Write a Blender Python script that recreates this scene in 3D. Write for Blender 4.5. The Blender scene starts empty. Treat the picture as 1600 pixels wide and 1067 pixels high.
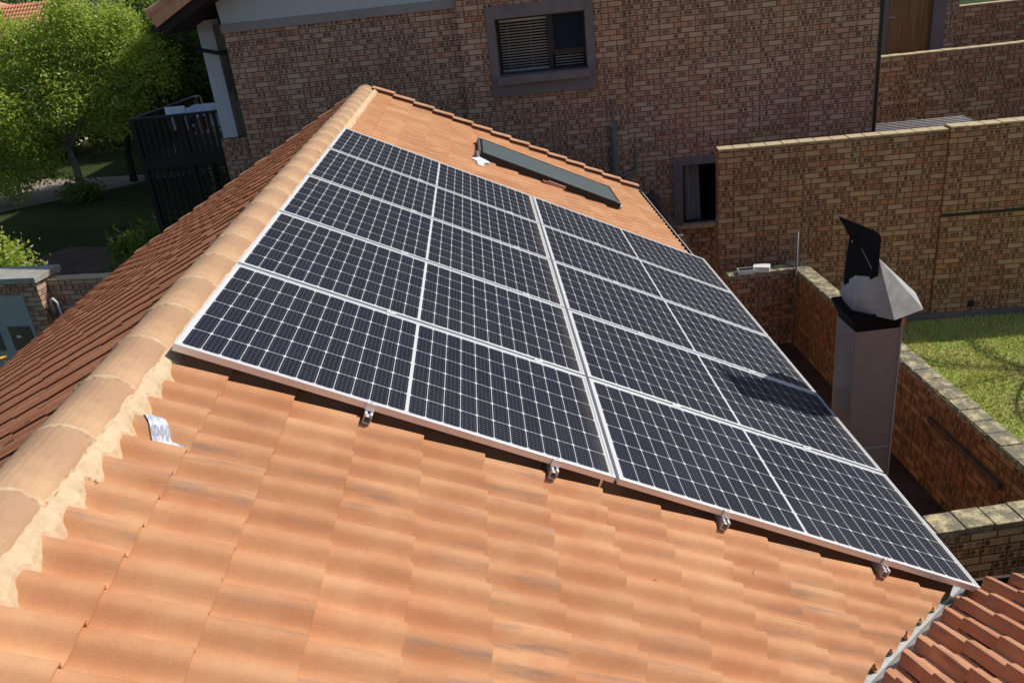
import bpy, bmesh, math, random
from math import radians as rad, sin, cos, pi, tan
from mathutils import Vector, Matrix, noise
random.seed(7)
S = bpy.context.scene
COL = S.collection

# ------------------------------------------------------------------ camera, light, exposure
cam_d = bpy.data.cameras.new("camera"); cam = bpy.data.objects.new("camera", cam_d); COL.objects.link(cam)
cam_d.sensor_width = 36; cam_d.lens = 1289.95 * 36 / 1600; cam_d.clip_start = 0.05; cam_d.clip_end = 1500
Rr = ((0.9933564927, -0.0522335996, -0.1025403797), (-0.1149310197, -0.4053324713, -0.9069158993), (0.0058085364, 0.9126758673, -0.4086429029))
m = Matrix.Identity(4)
for i in range(3):
    m[i][0] = Rr[0][i]; m[i][1] = -Rr[1][i]; m[i][2] = -Rr[2][i]
m[0][3], m[1][3], m[2][3] = 1.4274456, -3.3132291, 1.3085750
cam.matrix_world = m
S.camera = cam

SUN_EL, SUN_AZ = 45.5, 11.0          # elevation; azimuth from +X towards +Y
sd = Vector((cos(rad(SUN_EL)) * cos(rad(SUN_AZ)), cos(rad(SUN_EL)) * sin(rad(SUN_AZ)), sin(rad(SUN_EL))))
sl = bpy.data.lights.new("sun", 'SUN'); sl.energy = 3.7; sl.angle = rad(0.5); sl.color = (1.0, 0.95, 0.87)
so = bpy.data.objects.new("sun", sl); COL.objects.link(so)
so.rotation_euler = sd.to_track_quat('Z', 'Y').to_euler()
W = bpy.data.worlds.new("World"); S.world = W; W.use_nodes = True
wn = W.node_tree; wn.nodes.clear()
sky = wn.nodes.new('ShaderNodeTexSky'); sky.sky_type = 'NISHITA'; sky.sun_disc = False
sky.sun_elevation = rad(SUN_EL); sky.sun_rotation = rad(90 - SUN_AZ); sky.air_density = 1.0; sky.dust_density = 1.0
bg = wn.nodes.new('ShaderNodeBackground'); bg.inputs['Strength'].default_value = 0.085
wo = wn.nodes.new('ShaderNodeOutputWorld')
wn.links.new(sky.outputs[0], bg.inputs[0]); wn.links.new(bg.outputs[0], wo.inputs[0])
S.view_settings.view_transform = 'Standard'; S.view_settings.look = 'None'
S.view_settings.exposure = 0.15; S.view_settings.gamma = 1.0

# ------------------------------------------------------------------ node helper
class N:
    def __init__(s, name):
        s.m = bpy.data.materials.new(name); s.m.use_nodes = True
        s.t = s.m.node_tree; s.t.nodes.clear()
        s.b = s.t.nodes.new('ShaderNodeBsdfPrincipled'); o = s.t.nodes.new('ShaderNodeOutputMaterial')
        s.t.links.new(s.b.outputs[0], o.inputs[0]); s.out = o
    def n(s, typ, ins=None, **kw):
        x = s.t.nodes.new(typ)
        for k, v in kw.items(): setattr(x, k, v)
        if ins:
            for k, v in ins.items(): s.set(x.inputs[k], v)
        return x
    def set(s, sock, v):
        if isinstance(v, bpy.types.NodeSocket): s.t.links.new(v, sock)
        elif isinstance(v, bpy.types.Node): s.t.links.new(v.outputs[0], sock)
        else:
            if sock.type == 'RGBA' and len(v) == 3: v = (*v, 1)
            sock.default_value = v
    def M(s, op, a, b=0.0, c=0.0):
        x = s.n('ShaderNodeMath', operation=op); s.set(x.inputs[0], a); s.set(x.inputs[1], b)
        if op in ('MULTIPLY_ADD', 'SMOOTH_MIN', 'COMPARE'): s.set(x.inputs[2], c)
        return x.outputs[0]
    def mix(s, f, a, b, mode='MIX'):
        x = s.n('ShaderNodeMix', data_type='RGBA', blend_type=mode)
        s.set(x.inputs[0], f); s.set(x.inputs[6], a); s.set(x.inputs[7], b)
        return x.outputs[2]
    def ss(s, v, lo, hi, a=0.0, b=1.0):
        x = s.n('ShaderNodeMapRange', interpolation_type='SMOOTHSTEP'); s.set(x.inputs[0], v)
        x.inputs[1].default_value = lo; x.inputs[2].default_value = hi; x.inputs[3].default_value = a; x.inputs[4].default_value = b
        return x.outputs[0]
    def noise(s, vec, scale, detail=3.0, rough=0.55, out=0):
        x = s.n('ShaderNodeTexNoise'); s.set(x.inputs['Vector'], vec)
        x.inputs['Scale'].default_value = scale; x.inputs['Detail'].default_value = detail; x.inputs['Roughness'].default_value = rough
        return x.outputs[out]
    def obj(s): return s.n('ShaderNodeTexCoord').outputs['Object']
    def uv(s): return s.n('ShaderNodeTexCoord').outputs['UV']
    def mapped(s, vec, scale):
        x = s.n('ShaderNodeMapping'); s.set(x.inputs['Vector'], vec); x.inputs['Scale'].default_value = scale; return x.outputs[0]
    def xyz(s, vec):
        x = s.n('ShaderNodeSeparateXYZ'); s.set(x.inputs[0], vec); return x.outputs
    def comb(s, x, y, z=0.0):
        c = s.n('ShaderNodeCombineXYZ'); s.set(c.inputs[0], x); s.set(c.inputs[1], y); s.set(c.inputs[2], z); return c.outputs[0]
    def white(s, vec):
        x = s.n('ShaderNodeTexWhiteNoise', noise_dimensions='3D'); s.set(x.inputs[0], vec); return x.outputs
    def attr(s, name): return s.n('ShaderNodeAttribute', attribute_name=name).outputs
    def bump(s, h, strength=0.5, dist=0.01):
        x = s.n('ShaderNodeBump'); x.inputs['Strength'].default_value = strength; x.inputs['Distance'].default_value = dist
        s.set(x.inputs['Height'], h); s.t.links.new(x.outputs[0], s.b.inputs['Normal'])
    def P(s, **kw):
        names = dict(color='Base Color', rough='Roughness', metal='Metallic', spec='Specular IOR Level', coat='Coat Weight', coatr='Coat Roughness', trans='Transmission Weight', ior='IOR', alpha='Alpha')
        for k, v in kw.items(): s.set(s.b.inputs[names[k]], v)
        return s

MAT = {}
def simple(name, col, rough=0.6, metal=0.0, var=0.12, scale=6.0, spec=0.4, bump=0.0):
    x = N(name); o = x.obj()
    f = x.noise(o, scale, 4.0)
    g = x.noise(o, scale * 7, 2.0)
    v = x.M('ADD', x.M('MULTIPLY', f, 0.7), x.M('MULTIPLY', g, 0.3))
    v = x.ss(v, 0.3, 0.7)
    c = x.mix(v, tuple(k * (1 - var) for k in col), tuple(min(1, k * (1 + var)) for k in col))
    x.P(color=c, rough=rough, metal=metal, spec=spec)
    if bump: x.bump(g, bump, 0.01)
    MAT[name] = x.m; return x.m

# terracotta-coloured concrete roof tile (per tile variation in attribute "tv")
def tile_mat(name, base, red, dirt, dirt_amt=0.5):
    x = N(name); uv = x.uv(); tv = x.attr('tv')[0]
    rgb = x.xyz(tv)
    n1 = x.noise(uv, 3.0, 5.0, 0.6)
    st = x.noise(x.mapped(x.comb(x.M('ADD', x.xyz(uv)[0], x.M('MULTIPLY', rgb[1], 7.0)), x.xyz(uv)[1]), (2.2, 26.0, 1)), 1.0, 4.0, 0.65)
    gr = x.noise(uv, 160.0, 3.0, 0.7)
    c = x.mix(x.ss(n1, 0.3, 0.72), base, red)
    c = x.mix(x.M('MULTIPLY', rgb[0], 0.42), c, tuple(k * 0.72 for k in red))
    c = x.mix(x.M('MULTIPLY', x.ss(gr, 0.35, 0.75), 0.16), c, tuple(min(1, k * 1.35) for k in base))
    big = x.noise(uv, 0.9, 3.0)
    d = x.M('MULTIPLY', x.ss(st, 0.48, 0.72), x.ss(x.M('ADD', big, x.M('MULTIPLY', rgb[2], 0.35)), 0.55, 0.9))
    c = x.mix(x.M('MULTIPLY', d, dirt_amt), c, dirt)
    spk = x.noise(uv, 420.0, 1.0)
    c = x.mix(x.M('MULTIPLY', x.ss(spk, 0.62, 0.78), 0.55), c, dirt)
    md_ = x.noise(uv, 38.0, 4.0, 0.7); c = x.mix(x.M('MULTIPLY', x.ss(md_, 0.42, 0.72), 0.10), c, tuple(k * 0.62 for k in red)); pt = x.noise(uv, 13.0, 5.0, 0.75); c = x.mix(x.M('MULTIPLY', x.ss(pt, 0.6, 0.75), 0.2), c, (0.62, 0.46, 0.31))
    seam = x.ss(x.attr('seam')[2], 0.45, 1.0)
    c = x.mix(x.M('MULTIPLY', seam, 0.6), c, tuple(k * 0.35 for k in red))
    x.P(color=c, rough=0.85, spec=0.25)
    x.bump(x.M('ADD', x.M('ADD', gr, x.M('MULTIPLY', spk, 0.6)), x.M('MULTIPLY', md_, 0.3)), 0.28, 0.003)
    MAT[name] = x.m
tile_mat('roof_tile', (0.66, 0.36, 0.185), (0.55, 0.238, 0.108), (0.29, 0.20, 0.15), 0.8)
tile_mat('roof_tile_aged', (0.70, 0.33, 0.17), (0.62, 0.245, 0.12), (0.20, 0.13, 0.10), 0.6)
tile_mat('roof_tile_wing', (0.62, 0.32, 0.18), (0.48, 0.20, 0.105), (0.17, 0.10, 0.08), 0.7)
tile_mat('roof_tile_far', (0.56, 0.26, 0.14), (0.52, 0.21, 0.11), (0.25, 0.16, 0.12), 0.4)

# face brick, uv in metres
def brick_mat(name, pale, warm, dark, mortar, spot=1.0, moss=0.0):
    x = N(name); uv = x.xyz(x.uv()); bw, bh = 0.232, 0.085
    r = x.M('DIVIDE', uv[1], bh); row = x.M('FLOOR', r); fy = x.M('FRACT', r)
    sh = x.M('MULTIPLY', x.M('MODULO', row, 2.0), 0.5)
    u = x.M('ADD', x.M('DIVIDE', uv[0], bw), sh); colm = x.M('FLOOR', u); fx = x.M('FRACT', u)
    id_ = x.comb(colm, row, 0.0); wv = x.white(id_); w = wv[0]; wc = x.xyz(wv[1])
    ex = x.M('MINIMUM', fx, x.M('SUBTRACT', 1.0, fx)); ey = x.M('MINIMUM', fy, x.M('SUBTRACT', 1.0, fy))
    dist = x.M('MINIMUM', x.M('MULTIPLY', ex, bw), x.M('MULTIPLY', ey, bh))
    nz = x.noise(x.uv(), 60.0, 3.0)
    joint = x.M('SUBTRACT', 1.0, x.ss(x.M('ADD', dist, x.M('MULTIPLY', x.M('SUBTRACT', nz, 0.5), 0.003)), 0.0035, 0.0075))
    base = x.mix(x.M('MULTIPLY', wc[0], 0.6), pale, warm)
    big = x.noise(x.uv(), 0.55, 3.0)
    base = x.mix(x.M('MULTIPLY', x.ss(big, 0.42, 0.68), 0.55), base, warm)
    # fire marks: three scorched spots along each marked brick
    k3 = x.M('MULTIPLY', fx, 3.0); sx = x.M('SUBTRACT', x.M('FRACT', k3), 0.5)
    sid = x.white(x.comb(x.M('ADD', colm, x.M('MULTIPLY', x.M('FLOOR', k3), 0.37)), row, 3.0))
    sxy = x.M('POWER', x.M('ABSOLUTE', x.M('MULTIPLY', sx, 2.2)), 2.4)
    syy = x.M('POWER', x.M('ABSOLUTE', x.M('MULTIPLY', x.M('SUBTRACT', fy, 0.5), 2.3)), 2.4)
    wob = x.noise(x.uv(), 34.0, 3.0, 0.7)
    rr = x.M('ADD', x.M('ADD', sxy, syy), x.M('MULTIPLY', x.M('SUBTRACT', wob, 0.5), 1.8))
    blob = x.M('SUBTRACT', 1.0, x.ss(rr, 0.15, 0.95))
    marked = x.M('GREATER_THAN', w, 0.17)
    amt = x.M('MULTIPLY', x.M('MULTIPLY', blob, marked), x.M('MULTIPLY', x.ss(sid[0], -0.15, 0.75), spot))
    dcol = x.mix(x.xyz(sid[1])[1], dark, tuple(k * 0.4 for k in dark))
    c = x.mix(amt, base, dcol)
    allover = x.M('MULTIPLY', x.M('GREATER_THAN', wc[1], 0.93), 0.45)
    c = x.mix(x.M('MULTIPLY', allover, x.ss(wob, 0.3, 0.6)), c, tuple(k * 0.8 for k in dark))
    c = x.mix(x.M('MULTIPLY', x.M('GREATER_THAN', wc[2], 0.88), 0.35), c, (warm[0] * 1.1, warm[1] * 0.75, warm[2] * 0.6))
    c = x.mix(x.M('MULTIPLY', x.noise(x.uv(), 140.0, 2.0), 0.25), c, tuple(k * 0.6 for k in pale))
    stk = x.noise(x.mapped(x.uv(), (2.2, 0.22, 1)), 1.0, 4.0, 0.6); c = x.mix(x.M('MULTIPLY', x.ss(stk, 0.5, 0.75), 0.35), c, tuple(k * 0.45 for k in warm))
    if moss:
        mo = x.noise(x.uv(), 2.3, 5.0, 0.7)
        c = x.mix(x.M('MULTIPLY', x.ss(mo, 0.5, 0.72), moss), c, (0.035, 0.032, 0.025))
    c = x.mix(joint, c, mortar)
    x.P(color=c, rough=0.88, spec=0.2)
    x.bump(x.M('SUBTRACT', x.M('MULTIPLY', nz, 0.25), joint), 0.8, 0.008)
    MAT[name] = x.m
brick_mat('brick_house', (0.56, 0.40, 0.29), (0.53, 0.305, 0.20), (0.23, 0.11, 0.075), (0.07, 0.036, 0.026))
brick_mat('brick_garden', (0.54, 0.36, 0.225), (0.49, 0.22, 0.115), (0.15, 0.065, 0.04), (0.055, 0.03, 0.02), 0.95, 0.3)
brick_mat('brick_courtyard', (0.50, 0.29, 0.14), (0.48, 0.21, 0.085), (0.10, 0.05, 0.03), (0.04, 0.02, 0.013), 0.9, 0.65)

brick_mat('brick_lit', (0.80, 0.60, 0.30), (0.70, 0.42, 0.18), (0.20, 0.11, 0.06), (0.06, 0.035, 0.02), 0.95, 0.45)  # lighter brick: light on the near courtyard wall put into its colour
# mossy brick-on-edge coping
x = N('coping'); o = x.obj(); ny = x.noise(o, 9.0, 5.0, 0.7); nf = x.noise(o, 45.0, 4.0, 0.7)
c = x.mix(x.ss(ny, 0.36, 0.56), (0.62, 0.52, 0.30), (0.24, 0.215, 0.15)); c = x.mix(x.M('MULTIPLY', x.ss(nf, 0.45, 0.7), 0.7), c, (0.10, 0.095, 0.075))
x.P(color=c, rough=0.9, spec=0.2); x.bump(nf, 0.6, 0.006); MAT['coping'] = x.m
x = N('coping_clean'); o = x.obj(); nf = x.noise(o, 30.0, 4.0, 0.7)
x.P(color=x.mix(x.ss(nf, 0.45, 0.75), (0.58, 0.47, 0.29), (0.32, 0.26, 0.17)), rough=0.9, spec=0.2); MAT['coping_clean'] = x.m

# ridge cap and mortar
x = N('ridge_cap'); o = x.obj(); a = x.noise(o, 2.6, 5.0, 0.65); b = x.noise(x.mapped(o, (30, 4, 30)), 1.0, 3.0); gr = x.noise(o, 150.0, 2.0)
bigs = x.noise(o, 0.9, 4.0, 0.7); c = x.mix(x.ss(a, 0.35, 0.7), (0.58, 0.37, 0.21), (0.43, 0.26, 0.155)); c = x.mix(x.M('MULTIPLY', x.ss(bigs, 0.5, 0.68), 0.45), c, (0.33, 0.20, 0.135)); c = x.mix(x.M('MULTIPLY', x.ss(b, 0.5, 0.8), 0.35), c, (0.30, 0.17, 0.11))
c = x.mix(x.M('MULTIPLY', x.ss(gr, 0.6, 0.75), 0.3), c, (0.25, 0.15, 0.1))
x.P(color=c, rough=0.85, spec=0.25); x.bump(gr, 0.2, 0.003); MAT['ridge_cap'] = x.m
x = N('mortar'); o = x.obj(); a = x.noise(o, 14.0, 6.0, 0.7); b = x.noise(o, 3.0, 3.0)
c = x.mix(x.ss(a, 0.35, 0.7), (0.68, 0.52, 0.34), (0.56, 0.40, 0.245)); c = x.mix(x.M('MULTIPLY', x.ss(b, 0.5, 0.7), 0.35), c, (0.62, 0.54, 0.42))
x.P(color=c, rough=0.95, spec=0.15); x.bump(a, 0.8, 0.012); MAT['mortar'] = x.m

x = N('joint'); o = x.obj(); a = x.noise(o, 18.0, 5.0, 0.7); x.P(color=x.mix(x.ss(a, 0.35, 0.68), (0.68, 0.50, 0.32), (0.50, 0.32, 0.19)), rough=0.95, spec=0.15); x.bump(a, 0.6, 0.008); MAT['joint'] = x.m
# solar cells, uv in metres inside the frame opening
PL, PW, FR = 2.094, 1.083, 0.012      # panel length down the slope, width along the ridge, frame lip
x = N('solar_cells'); uv = x.xyz(x.uv())
mg = 0.014; hl, hw = PL / 2 - FR, PW / 2 - FR
gx = x.M('ADD', uv[0], 0.0); gy = x.M('ADD', uv[1], 0.0)
ax_ = x.M('ABSOLUTE', gx); cg = 0.007
pu = (hl - mg - cg) / 12; pv = (2 * hw - 2 * mg) / 6
cu = x.M('DIVIDE', x.M('SUBTRACT', ax_, cg), pu); cv = x.M('DIVIDE', x.M('ADD', gy, hw - mg), pv)
fu = x.M('FRACT', cu); fv = x.M('FRACT', cv)
eu = x.M('MULTIPLY', x.M('MINIMUM', fu, x.M('SUBTRACT', 1.0, fu)), pu); ev = x.M('MULTIPLY', x.M('MINIMUM', fv, x.M('SUBTRACT', 1.0, fv)), pv)
line = x.M('MINIMUM', eu, ev); gap = x.M('LESS_THAN', line, 0.0015)
dia = x.M('LESS_THAN', x.M('ADD', eu, ev), 0.0115); gap = x.M('MAXIMUM', gap, dia)
outu = x.M('GREATER_THAN', ax_, hl - mg); outc = x.M('LESS_THAN', ax_, cg); outv = x.M('GREATER_THAN', x.M('ABSOLUTE', gy), hw - mg)
gap = x.M('MAXIMUM', x.M('MAXIMUM', gap, outu), x.M('MAXIMUM', outc, outv))
bb = x.M('FRACT', x.M('MULTIPLY', fv, 9.0)); bbd = x.M('ABSOLUTE', x.M('SUBTRACT', bb, 0.5))
bus = x.M('LESS_THAN', bbd, 0.035)
pad = x.M('MULTIPLY', x.M('LESS_THAN', bbd, 0.09), x.M('LESS_THAN', x.M('ABSOLUTE', x.M('SUBTRACT', x.M('FRACT', x.M('MULTIPLY', fu, 4.0)), 0.5)), 0.13))
cid = x.white(x.comb(x.M('ADD', x.M('FLOOR', x.M('MULTIPLY', cu, x.M('SIGN', gx))), 0.0), x.M('FLOOR', cv), 1.0))
cell = x.mix(cid[0], (0.007, 0.009, 0.020), (0.011, 0.014, 0.030))
neb = x.noise(x.obj(), 0.8, 3.0); cell = x.mix(x.M('MULTIPLY', x.ss(neb, 0.35, 0.7), 0.3), cell, (0.026, 0.026, 0.027))
cell = x.mix(x.M('MAXIMUM', x.M('MULTIPLY', bus, 0.35), x.M('MULTIPLY', pad, 0.5)), cell, (0.42, 0.43, 0.46))
dn = x.noise(x.uv(), 90.0, 4.0, 0.8)
cell = x.mix(x.M('MULTIPLY', x.ss(dn, 0.45, 0.8), 0.03), cell, (0.35, 0.33, 0.3))
edge = x.ss(x.M('ADD', gx, x.M('MULTIPLY', x.noise(x.uv(), 14.0, 4.0, 0.7), 0.09)), hl - 0.05, hl + 0.06)
c = x.mix(gap, cell, (0.60, 0.61, 0.62)); c = x.mix(x.M('MULTIPLY', edge, 0.18), c, (0.30, 0.24, 0.17)); dr_ = x.noise(x.obj(), 23.0, 2.0, 0.5); c = x.mix(x.M('MULTIPLY', x.ss(dr_, 0.79, 0.82), 0.6), c, (0.6, 0.6, 0.56))
x.P(color=c, rough=0.45, spec=0.06, coat=0.07, coatr=0.10); MAT['solar_cells'] = x.m

simple('aluminium', (0.80, 0.81, 0.82), 0.38, 0.35, 0.03, 9.0)
simple('galvanised', (0.44, 0.435, 0.43), 0.5, 0.25, 0.2, 7.0)
simple('painted_flue', (0.32, 0.255, 0.23), 0.5, 0.25, 0.05, 3.0)
simple('black_steel', (0.006, 0.006, 0.007), 0.7, 0.0, 0.25, 8.0, 0.15)
simple('black_plastic', (0.015, 0.015, 0.016), 0.5, 0.0, 0.2, 5.0)
simple('steel_bright', (0.70, 0.70, 0.70), 0.3, 0.8, 0.1, 9.0)
simple('plaster_grey', (0.185, 0.165, 0.17), 0.9, 0.0, 0.12, 5.0, 0.2, 0.15)
simple('plaster_pale', (0.46, 0.52, 0.56), 0.9, 0.0, 0.05, 3.0, 0.2, 0.1)
simple('plaster_band', (0.30, 0.28, 0.28), 0.9, 0.0, 0.08, 4.0, 0.2)
simple('plaster_cream', (0.55, 0.45, 0.33), 0.9, 0.0, 0.08, 3.0, 0.2)
simple('column_paint', (0.50, 0.56, 0.64), 0.85, 0.0, 0.05, 3.0, 0.2)
simple('blind_slat', (0.62, 0.62, 0.60), 0.5, 0.0, 0.05, 5.0)
simple('window_frame', (0.02, 0.022, 0.024), 0.4, 0.2, 0.1, 5.0)
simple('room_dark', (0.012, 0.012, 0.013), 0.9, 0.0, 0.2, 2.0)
simple('curtain', (0.46, 0.45, 0.46), 0.9, 0.0, 0.1, 4.0)
simple('pipe_grey', (0.15, 0.145, 0.145), 0.5, 0.0, 0.1, 6.0)
simple('gutter_black', (0.02, 0.022, 0.026), 0.4, 0.2, 0.3, 9.0)
simple('gutter_white', (0.72, 0.70, 0.66), 0.5, 0.0, 0.08, 9.0)
simple('white_plastic', (0.8, 0.8, 0.78), 0.45, 0.0, 0.04, 9.0)
simple('timber_dark', (0.014, 0.010, 0.009), 0.7, 0.0, 0.3, 8.0)
simple('bark', (0.17, 0.145, 0.12), 0.9, 0.0, 0.4, 9.0)
simple('bark_dark', (0.05, 0.04, 0.03), 0.9, 0.0, 0.4, 9.0)
simple('concrete', (0.36, 0.35, 0.31), 0.9, 0.0, 0.18, 5.0, 0.2, 0.3)
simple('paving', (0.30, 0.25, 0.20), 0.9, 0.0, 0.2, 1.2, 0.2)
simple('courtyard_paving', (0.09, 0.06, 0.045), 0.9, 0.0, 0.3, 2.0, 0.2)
simple('cloth_blue', (0.62, 0.70, 0.86), 0.9, 0.0, 0.12, 9.0)
simple('meter_door', (0.11, 0.10, 0.06), 0.6, 0.0, 0.1, 5.0)
simple('meter_panel', (0.34, 0.38, 0.38), 0.8, 0.0, 0.06, 5.0)
simple('yellow_petal', (0.8, 0.38, 0.02), 0.6, 0.0, 0.2, 30.0)
simple('orange_shard', (0.75, 0.20, 0.05), 0.8, 0.0, 0.1, 10.0)
simple('pink_tile', (0.50, 0.27, 0.20), 0.8, 0.0, 0.15, 20.0)
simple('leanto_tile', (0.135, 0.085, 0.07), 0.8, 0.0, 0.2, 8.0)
simple('flashing_grey', (0.46, 0.47, 0.46), 0.45, 0.45, 0.12, 9.0)
simple('dry_leaf', (0.25, 0.12, 0.06), 0.9, 0.0, 0.4, 60.0)
simple('crumb', (0.62, 0.50, 0.36), 0.95, 0.0, 0.2, 40.0)
x = N('foil'); o = x.obj(); a = x.noise(x.mapped(o, (120, 25, 60)), 1.0, 3.0, 0.6)
x.P(color=x.mix(x.ss(a, 0.35, 0.65), (0.62, 0.67, 0.76), (0.82, 0.85, 0.90)), metal=0.5, rough=x.ss(a, 0.3, 0.7, 0.4, 0.65)); x.bump(a, 0.4, 0.003); MAT['foil'] = x.m
x = N('collector_glass'); o = x.obj(); a = x.noise(o, 1.5, 2.0)
x.P(color=x.mix(a, (0.12, 0.155, 0.165), (0.15, 0.19, 0.20)), rough=0.35, spec=0.6, coat=0.5, coatr=0.2); MAT['collector_glass'] = x.m
x = N('window_glass'); x.P(color=(0.9, 0.95, 1.0), rough=0.02, trans=1.0, ior=1.03, spec=0.3); MAT['window_glass'] = x.m
x = N('door_wood'); o = x.obj(); a = x.noise(x.mapped(o, (26, 26, 1.3)), 1.0, 5.0, 0.7)
x.P(color=x.mix(x.ss(a, 0.35, 0.65), (0.30, 0.15, 0.05), (0.17, 0.08, 0.027)), rough=0.5); MAT['door_wood'] = x.m

def leaf_mat(name, c1, c2, c3):
    x = N(name); w = x.attr('lv')[0]; r = x.xyz(w)
    c = x.mix(r[0], c1, c2); c = x.mix(x.ss(r[1], 0.72, 1.0), c, c3)
    x.P(color=c, rough=0.55, spec=0.35)
    tr = x.n('ShaderNodeBsdfTranslucent'); x.set(tr.inputs[0], x.mix(0.55, c, (0.42, 0.56, 0.06)))
    mx = x.n('ShaderNodeMixShader'); mx.inputs[0].default_value = 0.5
    x.t.links.new(x.b.outputs[0], mx.inputs[1]); x.t.links.new(tr.outputs[0], mx.inputs[2]); x.t.links.new(mx.outputs[0], x.out.inputs[0])
    MAT[name] = x.m
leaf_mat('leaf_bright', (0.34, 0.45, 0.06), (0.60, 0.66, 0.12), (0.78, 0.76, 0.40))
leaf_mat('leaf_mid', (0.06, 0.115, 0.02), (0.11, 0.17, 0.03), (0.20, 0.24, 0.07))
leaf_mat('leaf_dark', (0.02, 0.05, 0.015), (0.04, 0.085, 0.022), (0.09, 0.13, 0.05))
leaf_mat('leaf_grey', (0.08, 0.11, 0.06), (0.13, 0.17, 0.09), (0.2, 0.23, 0.14))

x = N('grass_ground'); o = x.obj(); a = x.noise(o, 0.35, 5.0, 0.6); b = x.noise(o, 7.0, 5.0, 0.7)
c = x.mix(x.ss(a, 0.35, 0.65), (0.025, 0.042, 0.010), (0.055, 0.075, 0.02)); c = x.mix(x.M('MULTIPLY', x.ss(b, 0.45, 0.7), 0.5), c, (0.06, 0.05, 0.028))
x.P(color=c, rough=0.95, spec=0.1); x.bump(b, 1.0, 0.05); MAT['grass_ground'] = x.m
x = N('lawn'); o = x.obj(); a = x.noise(o, 1.1, 5.0, 0.65); b = x.noise(o, 26.0, 5.0, 0.75); b2 = x.noise(o, 5.0, 4.0, 0.7)
c = x.mix(x.ss(a, 0.42, 0.62), (0.42, 0.50, 0.12), (0.60, 0.54, 0.22)); c = x.mix(x.M('MULTIPLY', x.ss(b2, 0.5, 0.72), 0.6), c, (0.40, 0.26, 0.12))
c = x.mix(x.M('MULTIPLY', x.ss(b, 0.48, 0.66), 0.65), c, (0.17, 0.2, 0.05))
x.P(color=c, rough=0.95, spec=0.1); x.bump(x.M('ADD', b, b2), 1.0, 0.05); MAT['lawn'] = x.m
def blade_mat():
    x = N('grass_blade'); r = x.xyz(x.attr('lv')[0])
    c = x.mix(r[0], (0.46, 0.60, 0.11), (0.74, 0.72, 0.28)); c = x.mix(x.ss(r[1], 0.7, 0.9), c, (0.40, 0.30, 0.14))
    x.P(color=c, rough=0.7, spec=0.2); MAT['grass_blade'] = x.m
blade_mat()

# ------------------------------------------------------------------ mesh helpers
def tag(o, label=None, cat=None, group=None, kind=None):
    if label: o['label'] = label
    if cat: o['category'] = cat
    if group: o['group'] = group
    if kind: o['kind'] = kind
    return o
def empty(name, loc, label, cat, group=None, rz=0):
    o = bpy.data.objects.new(name, None); COL.objects.link(o); o.location = loc; o.rotation_euler = (0, 0, rz)
    o.empty_display_size = 0.2
    return tag(o, label, cat, group)

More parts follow.
